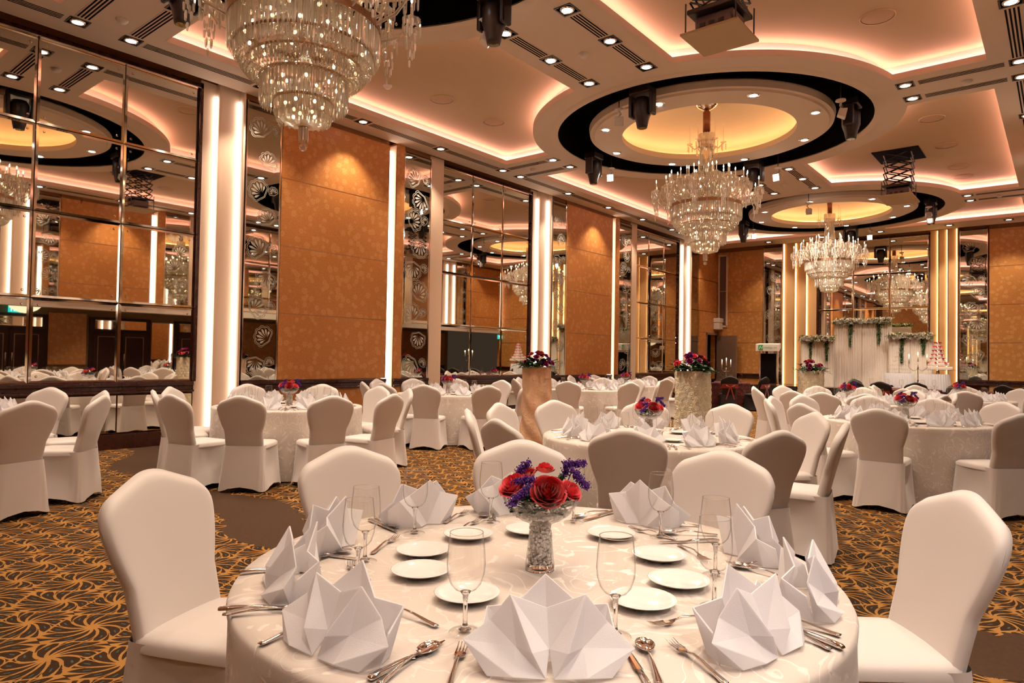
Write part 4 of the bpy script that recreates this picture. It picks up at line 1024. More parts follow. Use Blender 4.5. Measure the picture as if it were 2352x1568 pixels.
def napkin_mesh(var=0):
    """star fold standing napkin, front of the fan towards +Y (the guest)"""
    mb = MB(); r = random.Random(var + 5)
    j = lambda: r.uniform(-0.007, 0.007)
    def quad(*p): mb.add(p, [tuple(range(len(p)))])
    V0 = (0.0 + j(), 0.000, 0.112)
    BC = (j(), -0.055, 0.160 + j())
    for s in (-1, 1):
        BB = (s * 0.007, 0.062, 0.003); WL = (s * 0.150, 0.018 + j(), 0.050 + j()); PK = (s * 0.066 + j(), 0.012 + j(), 0.140 + j())
        V1 = (s * 0.104, -0.004, 0.086); WB = (s * 0.105, 0.052, 0.003); WM = (s * 0.062, 0.072, 0.010)
        RG = (s * 0.030, 0.064, 0.052); VC = (0.0, 0.030, 0.045); VM = (s * 0.058, 0.030, 0.050)
        quad(WL, V1, VM, WM); quad(WL, WM, WB)            # wing with its turned-up tip
        quad(WM, VM, BB)
        quad(V1, PK, VM)                                  # outer face of the tall point
        quad(PK, RG, VM); quad(VM, RG, BB)
        quad(PK, V0, VC, RG); quad(RG, VC, BB)            # inner face down to the seam
        BK = (s * 0.112, -0.060 + j(), 0.096 + j()); BV = (s * 0.058, -0.030, 0.108)
        G0 = (s * 0.100, -0.030, 0.003); G1 = (s * 0.035, -0.070, 0.003); G2 = (0.0, -0.045, 0.003)
        quad(BK, BV, G1, G0); quad(BV, BC, G2, G1)
        quad(BK, G0, (s * 0.115, 0.010, 0.003), (s * 0.120, -0.005, 0.060))
        quad(V1, WL, WB, (s * 0.115, 0.010, 0.003))
    return mb
NAP = []
for v in range(2):
    o = tag(napkin_mesh(v).build('folded_napkin', 'napkin', solid=0.004, bevel=0.0012, clean=True), 'x', 'napkin'); NAP.append(Proto(o))
# wine glass
def make_glass():
    t = thing('wine_glass', 'x', 'glass')
    MB().lathe([(0.0, 0.087), (0.012, 0.088), (0.024, 0.094), (0.034, 0.106), (0.041, 0.128), (0.0425, 0.148), (0.0410, 0.175), (0.0365, 0.215)], 28).build('bowl', 'glass', t, smooth=True)
    MB().lathe([(0.0, 0.0885), (0.012, 0.088), (0.0065, 0.080), (0.0048, 0.06), (0.0048, 0.02), (0.009, 0.010), (0.014, 0.007), (0.0, 0.006)], 14).build('stem', 'clearglass', t, smooth=True)
    MB().lathe([(0.0, 0.008), (0.014, 0.007), (0.033, 0.003), (0.035, 0.0015), (0.034, 0.0)], 28).build('foot', 'glass', t, smooth=True)
    MB().lathe([(0.0360, 0.2145), (0.0371, 0.2150), (0.0368, 0.2160), (0.0359, 0.2157), (0.0360, 0.2145)], 28).build('rim', 'clearglass', t, smooth=True)
    return Proto(t)
GL = make_glass()
pl = tag(MB().lathe([(0.0, 0.004), (0.045, 0.004), (0.052, 0.006), (0.070, 0.014), (0.082, 0.018), (0.083, 0.0195), (0.081, 0.0205), (0.068, 0.0165), (0.050, 0.009), (0.0, 0.0075)], 40).build('side_plate', 'china', smooth=True), 'x', 'plate')
PL = Proto(pl)
def cutlery(kind):
    """head at -Y end (y=0), handle running to +Y 0.2"""
    def strip(mb, secs):
        vs = []
        for (y, w, z, th) in secs: vs += [(-w, y, z), (-w * 0.5, y, z + th), (w * 0.5, y, z + th), (w, y, z)]
        fs = []
        for i in range(len(secs) - 1):
            for k in range(4): a = i * 4 + k; b = i * 4 + (k + 1) % 4; fs.append((a, b, b + 4, a + 4))
        fs += [(0, 1, 2, 3), tuple(reversed(range(len(secs) * 4 - 4, len(secs) * 4)))]
        mb.add(vs, fs)
    t = thing({'fork': 'fork', 'spoon': 'spoon', 'knife': 'knife'}[kind], 'x', kind)
    if kind == 'knife':
        mb = MB(); strip(mb, [(0.0, 0.001, 0.002, 0.001), (0.02, 0.006, 0.002, 0.0015), (0.10, 0.009, 0.002, 0.002), (0.112, 0.005, 0.003, 0.003)]); mb.build('blade', 'steel', t, smooth=False)
        mb = MB(); strip(mb, [(0.110, 0.005, 0.001, 0.006), (0.13, 0.006, 0.001, 0.007), (0.19, 0.0085, 0.001, 0.008), (0.212, 0.0095, 0.001, 0.007), (0.217, 0.006, 0.001, 0.005)]); mb.build('handle', 'steel', t, smooth=True)
        return Proto(t)
    hd = MB(); strip(hd, [(0.066, 0.004, 0.006, 0.003), (0.09, 0.0035, 0.011, 0.003), (0.12, 0.004, 0.009, 0.003), (0.165, 0.007, 0.003, 0.003), (0.188, 0.009, 0.001, 0.003), (0.197, 0.006, 0.001, 0.003)]); hd.build('handle', 'steel', t, smooth=True)
    if kind == 'spoon':
        def f(u, v):
            a = 2 * PI * u; k = math.sin(v * PI / 2)
            return Vector((0.0205 * k * math.cos(a) * (1 - 0.12 * math.sin(a)), 0.033 + 0.033 * k * math.sin(a), 0.009 - 0.008 * math.cos(v * PI / 2) ** 1.2))
        mb = MB(); mb.grid(f, 20, 6, True); mb.build('bowl', 'steel', t, smooth=True, solid=0.0012)
    else:
        mb = MB()
        strip(mb, [(0.042, 0.012, 0.004, 0.002), (0.055, 0.011, 0.004, 0.002), (0.068, 0.0045, 0.006, 0.003)])
        for k in range(4):
            x = -0.0098 + k * 0.0065; mb.tube([(x, 0.045, 0.0045), (x, 0.02, 0.004), (x, 0.0, 0.009)], [0.0017, 0.0016, 0.0007], 5)
        mb.build('tines', 'steel', t, smooth=False)
    return Proto(t)
CUT = {k: cutlery(k) for k in ('fork', 'spoon', 'knife')}

# flowers -----------------------------------------------------------------
def rose(mb, c, R, seed, tilt=(0, 0)):
    rnd = random.Random(seed); c = Vector(c)
    rot = Matrix.Rotation(tilt[0], 3, 'X') @ Matrix.Rotation(tilt[1], 3, 'Y')
    n = 0
    for ring_i, (cnt, r0, hgt, open_) in enumerate(((3, 0.14, 0.62, 0.02), (4, 0.28, 0.60, 0.06), (5, 0.44, 0.54, 0.12), (5, 0.60, 0.46, 0.20), (6, 0.76, 0.34, 0.30), (6, 0.92, 0.18, 0.40))):
        for k in range(cnt):
            a0 = 2 * PI * k / cnt + ring_i * 0.8 + rnd.uniform(-0.2, 0.2); wd = 2 * PI / cnt * 0.66
            def f(u, v, a0=a0, wd=wd, r0=r0, hgt=hgt, open_=open_):
                a = a0 + (u - 0.5) * 2 * wd; k2 = 1 - abs(2 * u - 1) ** 2.5 * 0.35
                r = R * (r0 * (0.35 + 0.65 * math.sin(min(v * 1.25, 1.0) * PI / 2)) + open_ * max(0, v - 0.7) * 1.1 + 0.02 * u)
                z = R * (-0.45 + (hgt + 0.45) * v * k2 - 0.25 * max(0, v - 0.85) * open_ * 8)
                return rot @ Vector((r * math.cos(a), r * math.sin(a), z)) + c
            mb.grid(f, 7, 6)
def statice(mb, c, d, L, seed):
    rnd = random.Random(seed); c = Vector(c); d = Vector(d).normalized()
    for k in range(int(300 * L / 0.05)):
        u = rnd.random(); p = c + d * L * (u - 0.5) + Vector((rnd.gauss(0, 0.0055), rnd.gauss(0, 0.0055), rnd.gauss(0, 0.0055)))
        r = rnd.uniform(0.0017, 0.0030)
        mb.ball(p, r, 5, 3)
def leaf(mb, c, d, L, w, up=0.3):
    c = Vector(c); d = Vector(d).normalized(); e = d.cross(Vector((0, 0, 1)));
    if e.length < 0.01: e = Vector((1, 0, 0))
    e.normalize(); nrm = e.cross(d)
    def f(u, v): return c + d * L * v + e * (u - 0.5) * 2 * w * math.sin(PI * min(1, v * 0.94 + 0.06)) ** 0.8 + nrm * (up * L * (v - v * v) - 0.2 * w * (1 - abs(2 * u - 1)))
    mb.grid(f, 5, 7)
def make_centerpiece():
    t = thing('flower_centerpiece', 'x', 'centerpiece')
    MB().lathe([(0.0, 0.0), (0.042, 0.0), (0.043, 0.012), (0.040, 0.03), (0.034, 0.09), (0.031, 0.125), (0.036, 0.135), (0.060, 0.145), (0.088, 0.165), (0.105, 0.19), (0.113, 0.212), (0.111, 0.212), (0.103, 0.192), (0.086, 0.168), (0.058, 0.149), (0.033, 0.139), (0.028, 0.125), (0.031, 0.09), (0.036, 0.03), (0.0, 0.02)], 36).build('vase', 'vase', t, smooth=True)
    MB().lathe([(0.111, 0.2115), (0.1145, 0.212), (0.114, 0.2145), (0.111, 0.214), (0.111, 0.2115)], 40).build('vase_rim', 'clearglass', t, smooth=True)
    MB().lathe([(0.0, 0.001), (0.041, 0.001), (0.0415, 0.010), (0.038, 0.018), (0.0, 0.018)], 32).build('vase_base', 'clearglass', t, smooth=True)
    g = MB(); rnd = random.Random(1)
    for k in range(620):
        a = rnd.random() * 2 * PI; z = rnd.uniform(0.022, 0.135); R = 0.036 - 0.008 * (z - 0.02) / 0.11; r = R * rnd.random() ** 0.4
        g.ball((r * math.cos(a), r * math.sin(a), z), rnd.uniform(0.004, 0.006), 5, 3)
    for k in range(520):
        a = rnd.random() * 2 * PI; r = rnd.uniform(0.02, 0.080); z = 0.148 + 0.016 * (r / 0.09) ** 2 + rnd.uniform(0, 0.008); g.ball((r * math.cos(a), r * math.sin(a), z), rnd.uniform(0.004, 0.006), 5, 3)
    o = g.build('glass_gems', 'gems', t, clean=False); 
    lf = MB()
    for k in range(300):
        a = rnd.random() * 2 * PI; r = rnd.uniform(0.03, 0.086); leaf(lf, (r * math.cos(a), r * math.sin(a), rnd.uniform(0.172, 0.220)), (math.cos(a) + rnd.uniform(-.5, .5), math.sin(a) + rnd.uniform(-.5, .5), rnd.uniform(-.1, .6)), rnd.uniform(0.014, 0.022), 0.008)
    for k in range(40):
        a = -0.3 + rnd.uniform(-0.5, 0.5); r = 0.06; leaf(lf, (r * math.cos(a) , r * math.sin(a) + 0.02, 0.23 + rnd.uniform(0, 0.03)), (rnd.uniform(-1, 1), rnd.uniform(-1, 1), rnd.uniform(0, 1)), 0.02, 0.006)
    lf.build('foliage', 'leaf', t, clean=False, smooth=True)
    # local axes: +X is screen right as seen by the camera, -Y towards the camera
    for (x, y, z, R, m_, sd, tl) in [(0.018, -0.066, 0.236, 0.050, 'red', 4, (0.85, 0.1)), (-0.082, -0.024, 0.245, 0.043, 'coral', 5, (0.5, -0.5)), (0.084, -0.036, 0.234, 0.034, 'coral', 6, (0.6, 0.6)), (-0.046, 0.045, 0.268, 0.036, 'red', 7, (-0.1, -0.3)), (0.014, 0.065, 0.280, 0.030, 'coral', 8, (-0.2, 0.1)), (-0.02, -0.075, 0.215, 0.03, 'red', 18, (1.0, -0.1))][:5]:
        mb = MB(); rose(mb, (x, y, z), R, sd, tl); mb.build('rose', m_, t, smooth=True, clean=False)
    for (x, y, z, d, L, sd) in [(-0.062, -0.070, 0.225, (0.6, 0.2, 0.55), 0.075, 1), (-0.050, -0.045, 0.262, (1, 0, 0.2), 0.05, 2), (-0.052, 0.0, 0.292, (0.8, 0, 0.7), 0.045, 3), (0.112, 0.0, 0.262, (0.7, 0, -0.8), 0.065, 4), (0.098, 0.02, 0.302, (1, 0.2, 0.0), 0.06, 5), (0.074, 0.02, 0.285, (0.3, 0, 1), 0.035, 6)]:
        mb = MB(); statice(mb, (x, y, z), d, L, sd); mb.tube([(x * 0.6, y * 0.6, 0.2), (x, y, z)], 0.0015, 4); mb.build('statice_sprig', 'purple', t, clean=False)
    h = MB().lathe([(0.0, 0.215), (0.024, 0.215), (0.026, 0.255), (0.0245, 0.255), (0.022, 0.22), (0.0, 0.22)], 20, (-0.008, 0.015, 0)).build('candle_holder', 'vase', t, smooth=True)
    MB().lathe([(0.0, 0.222), (0.021, 0.222), (0.021, 0.24), (0.0, 0.24)], 16, (-0.008, 0.015, 0)).build('tealight', 'wax', h)
    MB().lathe([(0.0, 0.241), (0.004, 0.246), (0.003, 0.254), (0.0, 0.262)], 8, (-0.008, 0.015, 0)).build('flame', 'flame2', h, smooth=True)
    return Proto(t)
CP = make_centerpiece()

# ------------------------------------------------------------------ the tables
tables = {
    'T1': (-1.20, 1.60, 'the foreground table'), 'T2': (-2.57, 4.88, 'the centre table'), 'T3': (-7.05, 4.50, 'the left table by the pilasters'),
    'T4': (-7.85, 7.95, 'the table under the middle mirror'), 'T5': (-7.50, 11.50, 'the table behind the peach column'), 'T10': (-8.10, 14.20, 'the farthest left table'),
    'T6': (-1.33, 8.35, 'the large right table'), 'T7': (-2.62, 11.50, 'the table before the lily column'), 'T9': (-1.45, 14.30, 'the back right table'), 'T8': (-7.80, 1.35, 'the table at the left edge')}
chairs = {
    'T1': [(-2.47, 1.03), (-2.51, 1.90), (-2.11, 2.67), (-1.21, 3.05), (-0.29, 2.72)],
    'T2': [(-2.01, 3.54), (-3.79, 5.37), (-2.49, 6.45), (-3.68, 3.94), (-1.34, 4.21), (-3.17, 5.95), (-1.20, 5.11), (-2.95, 3.45), (-3.94, 4.67), (-1.60, 5.98)],
    'T3': [(-6.72, 2.93), (-7.58, 3.24), (-7.94, 3.79), (-6.15, 3.39), (-5.66, 4.11), (-5.60, 4.85), (-7.11, 5.80), (-6.40, 5.80), (-8.30, 4.73), (-7.93, 5.57)],
    'T4': [(-9.25, 7.60), (-8.44, 6.66), (-7.80, 6.58), (-7.14, 6.75), (-6.48, 7.40), (-9.20, 8.40), (-8.77, 9.10), (-6.54, 8.34), (-7.9, 9.40), (-7.1, 9.20)],
    'T5': [(-6.95, 10.1), (-6.11, 10.9), (-8.31, 10.23), (-8.9, 11.1), (-8.8, 12.0), (-6.2, 12.2), (-7.9, 12.85), (-7.0, 12.8)],
    'T10': [(-6.86, 13.71), (-6.87, 14.68), (-9.25, 14.74), (-9.3, 13.9), (-8.2, 15.5), (-7.6, 15.5), (-8.2, 12.85)],
    'T6': [(-1.33, 6.93), (-0.28, 7.40), (-2.05, 7.15), (-2.60, 7.70), (-2.76, 8.35), (-2.6, 9.0), (-0.54, 9.60), (-1.25, 9.80), (-1.95, 9.65), (0.05, 8.4)],
    'T7': [(-2.09, 10.16), (-1.30, 11.05), (-3.05, 10.16), (-3.75, 10.6), (-4.02, 11.3), (-3.85, 12.20), (-1.25, 11.9), (-1.9, 12.75), (-2.7, 12.9), (-3.4, 12.7), (-2.62, 10.05)],
    'T9': [(-1.22, 12.86), (-0.30, 13.4), (-2.1, 13.05), (-2.75, 13.7), (-2.85, 14.5), (-0.66, 15.4), (-1.5, 15.75), (-2.3, 15.45), (0.0, 14.3)],
    'T8': [(-6.41, 1.77), (-8.60, 2.55), (-7.70, 2.75), (-6.85, 2.45), (-9.05, 1.9), (-6.6, 0.7), (-7.4, -0.0)]}
seat_phase = {'T1': None, 'T2': -64, 'T3': -51, 'T4': -60, 'T5': -68, 'T10': -50, 'T6': -90, 'T7': -70, 'T9': -80, 'T8': 18}
for k, (cx, cyy, nm) in tables.items():
    CLOTH.put((cx, cyy, 0), random.random() * 6, 'ivory damask cloth draped to the floor over %s' % nm, 'round table cloths')
    # chairs, ordered across the picture
    pos = []
    for (px, py) in chairs[k]:
        d = Vector((px - cx, py - cyy)); r = d.length; rr = min(max(r, 1.42), 1.54)
        if r < rr and k != 'T1': d = d * (rr / r)
        elif r > rr: d = d * (rr / r)
        pos.append((cx + d.x, cyy + d.y))
    pos.sort(key=lambda p: screen_u(p[0], p[1], 0.95))
    for i, (px, py) in enumerate(pos):
        d = Vector((cx - px, cyy - py)).normalized()
        o = Vector((px, py)) + d * 0.34
        rz = math.atan2(d.y, d.x) - PI / 2 + (-0.22 if k == 'T1' and px > -0.5 else 0.0)
        CHAIR.put((o.x, o.y, 0), rz, 'white covered chair at %s, %s' % (nm, nth(i, len(pos))), 'chairs with white covers')
    ang = math.radians(13) + yaw
    CP.put((cx, cyy, ZT) if k != 'T1' else (-1.175, 1.58, ZT), yaw if k == 'T1' else yaw + random.uniform(-0.5, 0.5), 'glass bowl of red roses and purple sprigs on %s' % nm, 'rose centerpieces')

def place_sorted(proto_list, items, fmt, group, nm):
    items = sorted(items, key=lambda q: screen_u(q[0], q[1]))
    for i, q in enumerate(items):
        pr = proto_list[i % len(proto_list)]
        pr.put((q[0], q[1], ZT + (q[4] if len(q) > 4 else 0.001)), q[2], fmt % (nm, nth(i, len(items))), group, q[3])
# foreground settings, measured one by one
c1 = Vector((-1.20, 1.60))
def outz(x, y, cx=-1.20, cyy=1.60): return math.atan2(y - cyy, x - cx) - PI / 2
naps = [(-0.793, 1.099), (-1.166, 0.880), (-1.557, 1.018), (-1.808, 1.303), (-1.830, 1.720), (-1.700, 2.070), (-1.218, 2.297), (-0.756, 2.129), (-0.503, 1.810), (-0.518, 1.458), ]
place_sorted(NAP, [(x, y, outz(x, y), (1.12, 1.05, 1.02)) for x, y in naps], 'star folded white napkin on %s, %s', 'napkins on the foreground table', 'the foreground table')
gls = [(-1.028, 1.109), (-0.766, 1.311), (-1.474, 1.163), (-1.598, 1.285), (-1.728, 1.601), (-1.638, 1.895), (-1.414, 2.106), (-1.074, 2.134), (-0.769, 1.869), (-0.672, 1.628)]
place_sorted([GL], [(x, y, 0, (1.02, 1.02, 1.02)) for x, y in gls], 'empty wine glass on %s, %s', 'wine glasses on the foreground table', 'the foreground table')
pls = [(-1.165, 1.262), (-1.385, 1.31), (-1.525, 1.45), (-1.55, 1.68), (-1.44, 1.87), (-1.20, 2.02), (-0.96, 1.90), (-0.81, 1.72), (-0.81, 1.52)]
place_sorted([PL], [(x, y, 0, (1, 1, 1)) for x, y in pls], 'white side plate on %s, %s', 'side plates on the foreground table', 'the foreground table')
segs = [('fork', -1.285, 1.083, -1.070, 1.084), ('knife', -1.022, 1.040, -1.004, 0.805), ('spoon', -1.022, 1.016, -0.977, 0.814), ('fork', -0.977, 1.051, -0.875, 0.903), ('knife', -0.713, 1.265, -0.580, 1.130), ('spoon', -0.705, 1.322, -0.565, 1.143),
    ('fork', -0.732, 1.402, -0.652, 1.542), ('fork', -0.659, 1.356, -0.492, 1.255), ('knife', -1.399, 0.973, -1.520, 0.837), ('spoon', -1.386, 0.958, -1.487, 0.827), ('fork', -1.302, 0.914, -1.298, 0.772), ('knife', -1.667, 1.113, -1.750, 1.000),
    ('fork', -1.717, 1.231, -1.643, 1.098), ('spoon', -1.773, 1.267, -1.867, 1.222), ('knife', -1.671, 1.262, -1.792, 1.211), ('fork', -1.725, 1.520, -1.627, 1.320), ('fork', -1.612, 1.246, -1.515, 1.174), ('spoon', -1.812, 1.595, -1.998, 1.651),
    ('knife', -1.767, 1.560, -1.967, 1.605), ('fork', -1.682, 1.884, -1.645, 1.769), ('fork', -1.807, 1.950, -1.768, 1.830), ('spoon', -1.693, 1.920, -1.823, 2.052), ('knife', -1.635, 1.919, -1.803, 2.071), ('spoon', -1.440, 2.198, -1.412, 2.347),
    ('knife', -1.394, 2.137, -1.386, 2.310), ('fork', -1.210, 2.160, -1.117, 2.148), ('fork', -1.122, 2.320, -1.039, 2.372), ('knife', -0.980, 2.134, -0.917, 2.208), ('spoon', -1.031, 2.222, -0.937, 2.290), ('fork', -0.827, 1.966, -0.943, 2.054),
    ('fork', -0.724, 2.019, -0.618, 2.088), ('spoon', -0.704, 1.977, -0.573, 1.957), ('knife', -0.652, 1.860, -0.490, 1.998), ('fork', -0.653, 1.663, -0.686, 1.816), ('fork', -0.521, 1.649, -0.385, 1.643), ('knife', -0.513, 1.622, -0.382, 1.579), ('spoon', -0.504, 1.595, -0.382, 1.550)]
bykind = {}
for (k, ax, ay, bx, by) in segs: bykind.setdefault(k, []).append((ax, ay, bx, by))
for k, L in bykind.items():
    items = []
    for (ax, ay, bx, by) in L:
        rz = math.atan2(by - ay, bx - ax) - PI / 2
        # short visible pieces keep their outer (handle) end
        d = Vector((bx - ax, by - ay)); ln = d.length
        if ln < 0.16 and (Vector((bx, by)) - c1).length > (Vector((ax, ay)) - c1).length: d.normalize(); ax, ay = bx - d.x * 0.197, by - d.y * 0.197
        items.append((ax, ay, rz, (1, 1, 1), 0.004))
    place_sorted([CUT[k]], items, 'steel ' + k + ' lying on %s, %s', k + 's on the foreground table', 'the foreground table')
# other tables
for k, (cx, cyy, nm) in tables.items():
    if k == 'T1': continue
    ph = math.radians(seat_phase[k] + 0.0); ns, gs, ps, cs = [], [], [], {'fork': [], 'spoon': [], 'knife': []}
    for j in range(10):
        a = ph + 2 * PI * j / 10; er = Vector((math.cos(a), math.sin(a))); et = Vector((-er.y, er.x)); c = Vector((cx, cyy))
        p = c + er * 0.63; ns.append((p.x, p.y, a - PI / 2, (0.95, 0.95, 1.0)))
        p = c + er * 0.44 + et * 0.11; gs.append((p.x, p.y, 0, (1, 1, 1)))
        p = c + er * 0.36 - et * 0.03; ps.append((p.x, p.y, 0, (1, 1, 1)))
        if k in ('T2', 'T6', 'T3'):
            p = c + er * 0.56 - et * 0.17; cs['fork'].append((p.x, p.y, a - PI / 2, (1, 1, 1), 0.004))
            p = c + er * 0.57 + et * 0.165; cs['spoon'].append((p.x, p.y, a - PI / 2, (1, 1, 1), 0.004))
            p = c + er * 0.55 + et * 0.19; cs['knife'].append((p.x, p.y, a - PI / 2 + 0.1, (1, 1, 1), 0.004))
    place_sorted(NAP, ns, 'star folded white napkin on %s, %s', 'napkins on the other tables', nm)
    place_sorted([GL], gs, 'empty wine glass on %s, %s', 'wine glasses on the other tables', nm)
    place_sorted([PL], ps, 'white side plate on %s, %s', 'side plates on the other tables', nm)
    for kk, L in cs.items():
        if L: place_sorted([CUT[kk]], L, 'steel ' + kk + ' lying on %s, %s', kk + 's on the other tables', nm)

# ------------------------------------------------------------------ flower columns
def flower_column(x, y, R, H, mcol, lab, sd, petal=('red', 'magenta')):
    t = thing('flower_column', lab, 'flower stand', (x, y, 0))
    def f(u, v):
        a = 2 * PI * u; r = R * (1 + 0.04 * math.sin(a * 5 + sd) + 0.03 * math.sin(v * 9 + a * 3)) + (0.02 * math.sin(v * 22 + a * 4) * (1 - v) if mcol == 'ros_p' else 0.008 * math.sin(v * 50) * math.sin(a * 16)) + 0.03 * (1 - v) ** 3
        return Vector((r * math.cos(a), r * math.sin(a), 0.01 + v * H))
    mb = MB(); mb.grid(f, 64, 60, True); mb.build('column_cover', mcol, t, smooth=True)
    MB().lathe([(0.0, H - 0.005), (R, H - 0.005)], 32).build('top_disc', mcol, t, clean=False)
    rnd = random.Random(sd); lf = MB()
    for k in range(150):
        a = rnd.random() * 2 * PI; r = rnd.uniform(0.02, R * 1.05); leaf(lf, (r * math.cos(a), r * math.sin(a), H + rnd.uniform(0.0, 0.14 * (1 - r / (R * 1.6)))), (math.cos(a), math.sin(a), rnd.uniform(-0.45, 0.6)), rnd.uniform(0.08, 0.17), rnd.uniform(0.015, 0.035))
    lf.build('foliage', 'leaf', t, smooth=True, clean=False)
    for k in range(26):
        a = rnd.random() * 2 * PI; r = rnd.uniform(0.0, R * 1.15); R_ = rnd.uniform(0.03, 0.048)
        z = H + 0.19 * (1 - (r / (R * 1.25)) ** 2) + 0.03
        mb = MB(); rose(mb, (r * math.cos(a), r * math.sin(a), z), R_, k + sd, (-0.9 * r / R * math.sin(a), 0.9 * r / R * math.cos(a)))
        mb.build('blossom', petal[k % len(petal)], t, smooth=True, clean=False)
    return t
flower_column(-5.80, 7.66, 0.205, 1.22, 'ros_p', 'peach ruffled column with red and purple flowers on top, left of the middle table', 3, ('magenta', 'red', 'purple', 'coral', 'magenta'))
flower_column(-3.54, 7.83, 0.212, 1.22, 'ros_w', 'ivory rosette column with dark red flowers and big leaves, in the middle of the hall', 12, ('magenta', 'coral', 'purple', 'magenta'))
flower_column(-3.95, 14.3, 0.24, 1.18, 'ros_w', 'ivory rosette column with dark red lilies in front of the stage backdrop', 25, ('magenta', 'red'))

# ------------------------------------------------------------------ stage end
ZST = 0.62
t = thing('stage_platform', 'long low black-skirted stage platform in front of the far wall', 'stage', (0, 0, 0))
MB().box(-7.75, -1.9, 21.5, 23.9, 0.03, ZST).build('deck', 'darkwood', t)
def pleat(x0, x1, y, z0, z1, n, amp):
    mb = MB(); mb.grid(lambda u, v: Vector((x0 + (x1 - x0) * u, y + amp * math.sin(u * n * 2 * PI), z0 + (z1 - z0) * v)), n * 8 + 1, 2); return mb
pleat(-7.77, -1.9, 21.47, 0.02, ZST - 0.02, 60, 0.015).build('skirt', 'blackcloth', t, smooth=True)
def lectern():
    t = thing('lectern', 'black and silver lectern with a white hotel sign on the stage', 'lectern', (-7.30, 21.85, ZST), 0.12)
    MB().box(-0.28, 0.28, -0.2, 0.2, 0.0, 0.03).build('base', 'chrome', t, bevel=0.005)
    for s in (-1, 1): MB().box(s * 0.26 - 0.025, s * 0.26 + 0.025, -0.04, 0.04, 0.03, 1.08).build('post', 'chrome', t, bevel=0.005)
    MB().box(-0.235, 0.235, -0.03, 0.03, 0.06, 1.0).build('front_panel', 'black', t)
    mb = MB(); mb.add([(-0.36, -0.20, 1.07), (0.36, -0.20, 1.07), (0.33, 0.22, 1.18), (-0.33, 0.22, 1.18), (-0.36, -0.22, 1.30), (0.36, -0.22, 1.30), (0.33, 0.2, 1.33), (-0.33, 0.2, 1.33)], [(0, 1, 5, 4), (1, 2, 6, 5), (2, 3, 7, 6), (3, 0, 4, 7), (0, 3, 2, 1), (4, 5, 6, 7)])
    s = mb.build('sign_box', 'whiteplastic', t, bevel=0.01)
    rot = math.atan2(0.02, 0.23)
    lg = MB().box(-0.27, -0.13, -0.228, -0.222, 1.12, 1.27).build('logo_square', 'green', s)
    text_mesh('logo_letter', 'H', 0.15, 'whiteplastic', s, (-0.20, -0.232, 1.14), 0.3, 'CENTER')
    text_mesh('lettering', 'Holiday Inn', 0.085, 'green', s, (-0.10, -0.232, 1.165), 0.25)
lectern()
def backdrop(x0, x1, H, y, lab, sd):
    t = thing('stage_backdrop', lab, 'backdrop', (0, 0, 0))
    m = (x0 + x1) / 2; w = x1 - x0
    for k in range(2):
        a, b = x0 + k * w / 2 + 0.005, x0 + (k + 1) * w / 2 - 0.005
        pleat(a, b, y, ZST, H, int((b - a) / 0.045), 0.014).build('pleated_panel', 'drape', t, smooth=True)
    MB().box(x0 - 0.02, x1 + 0.02, y + 0.02, y + 0.07, ZST, H - 0.02).build('support_frame', 'whiteplastic', t)
    rnd = random.Random(sd); g = MB(); r_ = MB(); c = MB()
    for k in range(int(w * 420)):
        p = (rnd.uniform(x0 - 0.03, x1 + 0.03), y - 0.04 + rnd.uniform(-0.08, 0.06), H + rnd.uniform(-0.05, 0.06)); leaf(g, p, (rnd.uniform(-1, 1), rnd.uniform(-1, 0.3), rnd.uniform(-0.7, 0.8)), rnd.uniform(0.07, 0.13), 0.026)
    for k in range(int(w * 75)):
        rose(c, (rnd.uniform(x0, x1), y - 0.12 + rnd.uniform(-0.04, 0.03), H + rnd.uniform(-0.06, 0.08)), rnd.uniform(0.035, 0.055), k, (0.9, 0))
    gl = g.build('garland_leaves', 'leafl', t, smooth=True, clean=False); c.build('garland_blossoms', 'cream', gl, smooth=True, clean=False)
    for q in (0.30, 0.80):
        v = MB(); xx = x0 + w * q; L = rnd.uniform(0.45, 0.75)
        for k in range(220):
            u = rnd.random(); leaf(v, (xx + rnd.gauss(0, 0.03 * (1 - u) + 0.008), y - 0.04 + rnd.gauss(0, 0.015), H - 0.04 - L * u), (rnd.uniform(-1, 1), -0.3, -1), 0.05, 0.014)
        v.build('hanging_vine', mat('vine_%d_%d' % (sd, int(q * 10)), (0.05, 0.11, 0.025), 0.6), t, smooth=True, clean=False)
backdrop(-6.45, -5.50, 2.10, 22.35, 'lower white pleated backdrop with a flower garland, left of the tall one', 1)
backdrop(-5.53, -3.98, 2.62, 22.55, 'tall white pleated stage backdrop with green and white garland in the centre', 2)
backdrop(-3.98, -2.90, 2.16, 22.35, 'lower white pleated backdrop with a flower garland, right of the tall one', 3)
def skirted(x, y, R, z0, z1, lab):
    t = thing('cake_table', lab, 'table', (x, y, z0))
    mb = MB(); mb.grid(lambda u, v: Vector(((R + 0.05 * (1 - v) + 0.012 * math.sin(u * 2 * PI * 34)) * math.cos(2 * PI * u), (R + 0.05 * (1 - v) + 0.012 * math.sin(u * 2 * PI * 34)) * math.sin(2 * PI * u), 0.01 + (z1 - z0 - 0.01) * v)), 272, 3, True); mb.build('pleated_skirt', 'napkin', t, smooth=True)
    MB().lathe([(0.0, 0.0), (R, 0.0)], 40, (0, 0, z1 - z0)).build('table_top', 'napkin', t, clean=False)
    return t
skirted(-3.66, 21.95, 0.35, ZST, 1.10, 'small round white skirted table with the glass pyramid on the stage')
skirted(-2.80, 21.95, 0.35, ZST, 1.10, 'small round white skirted table under the tiered cake on the stage')
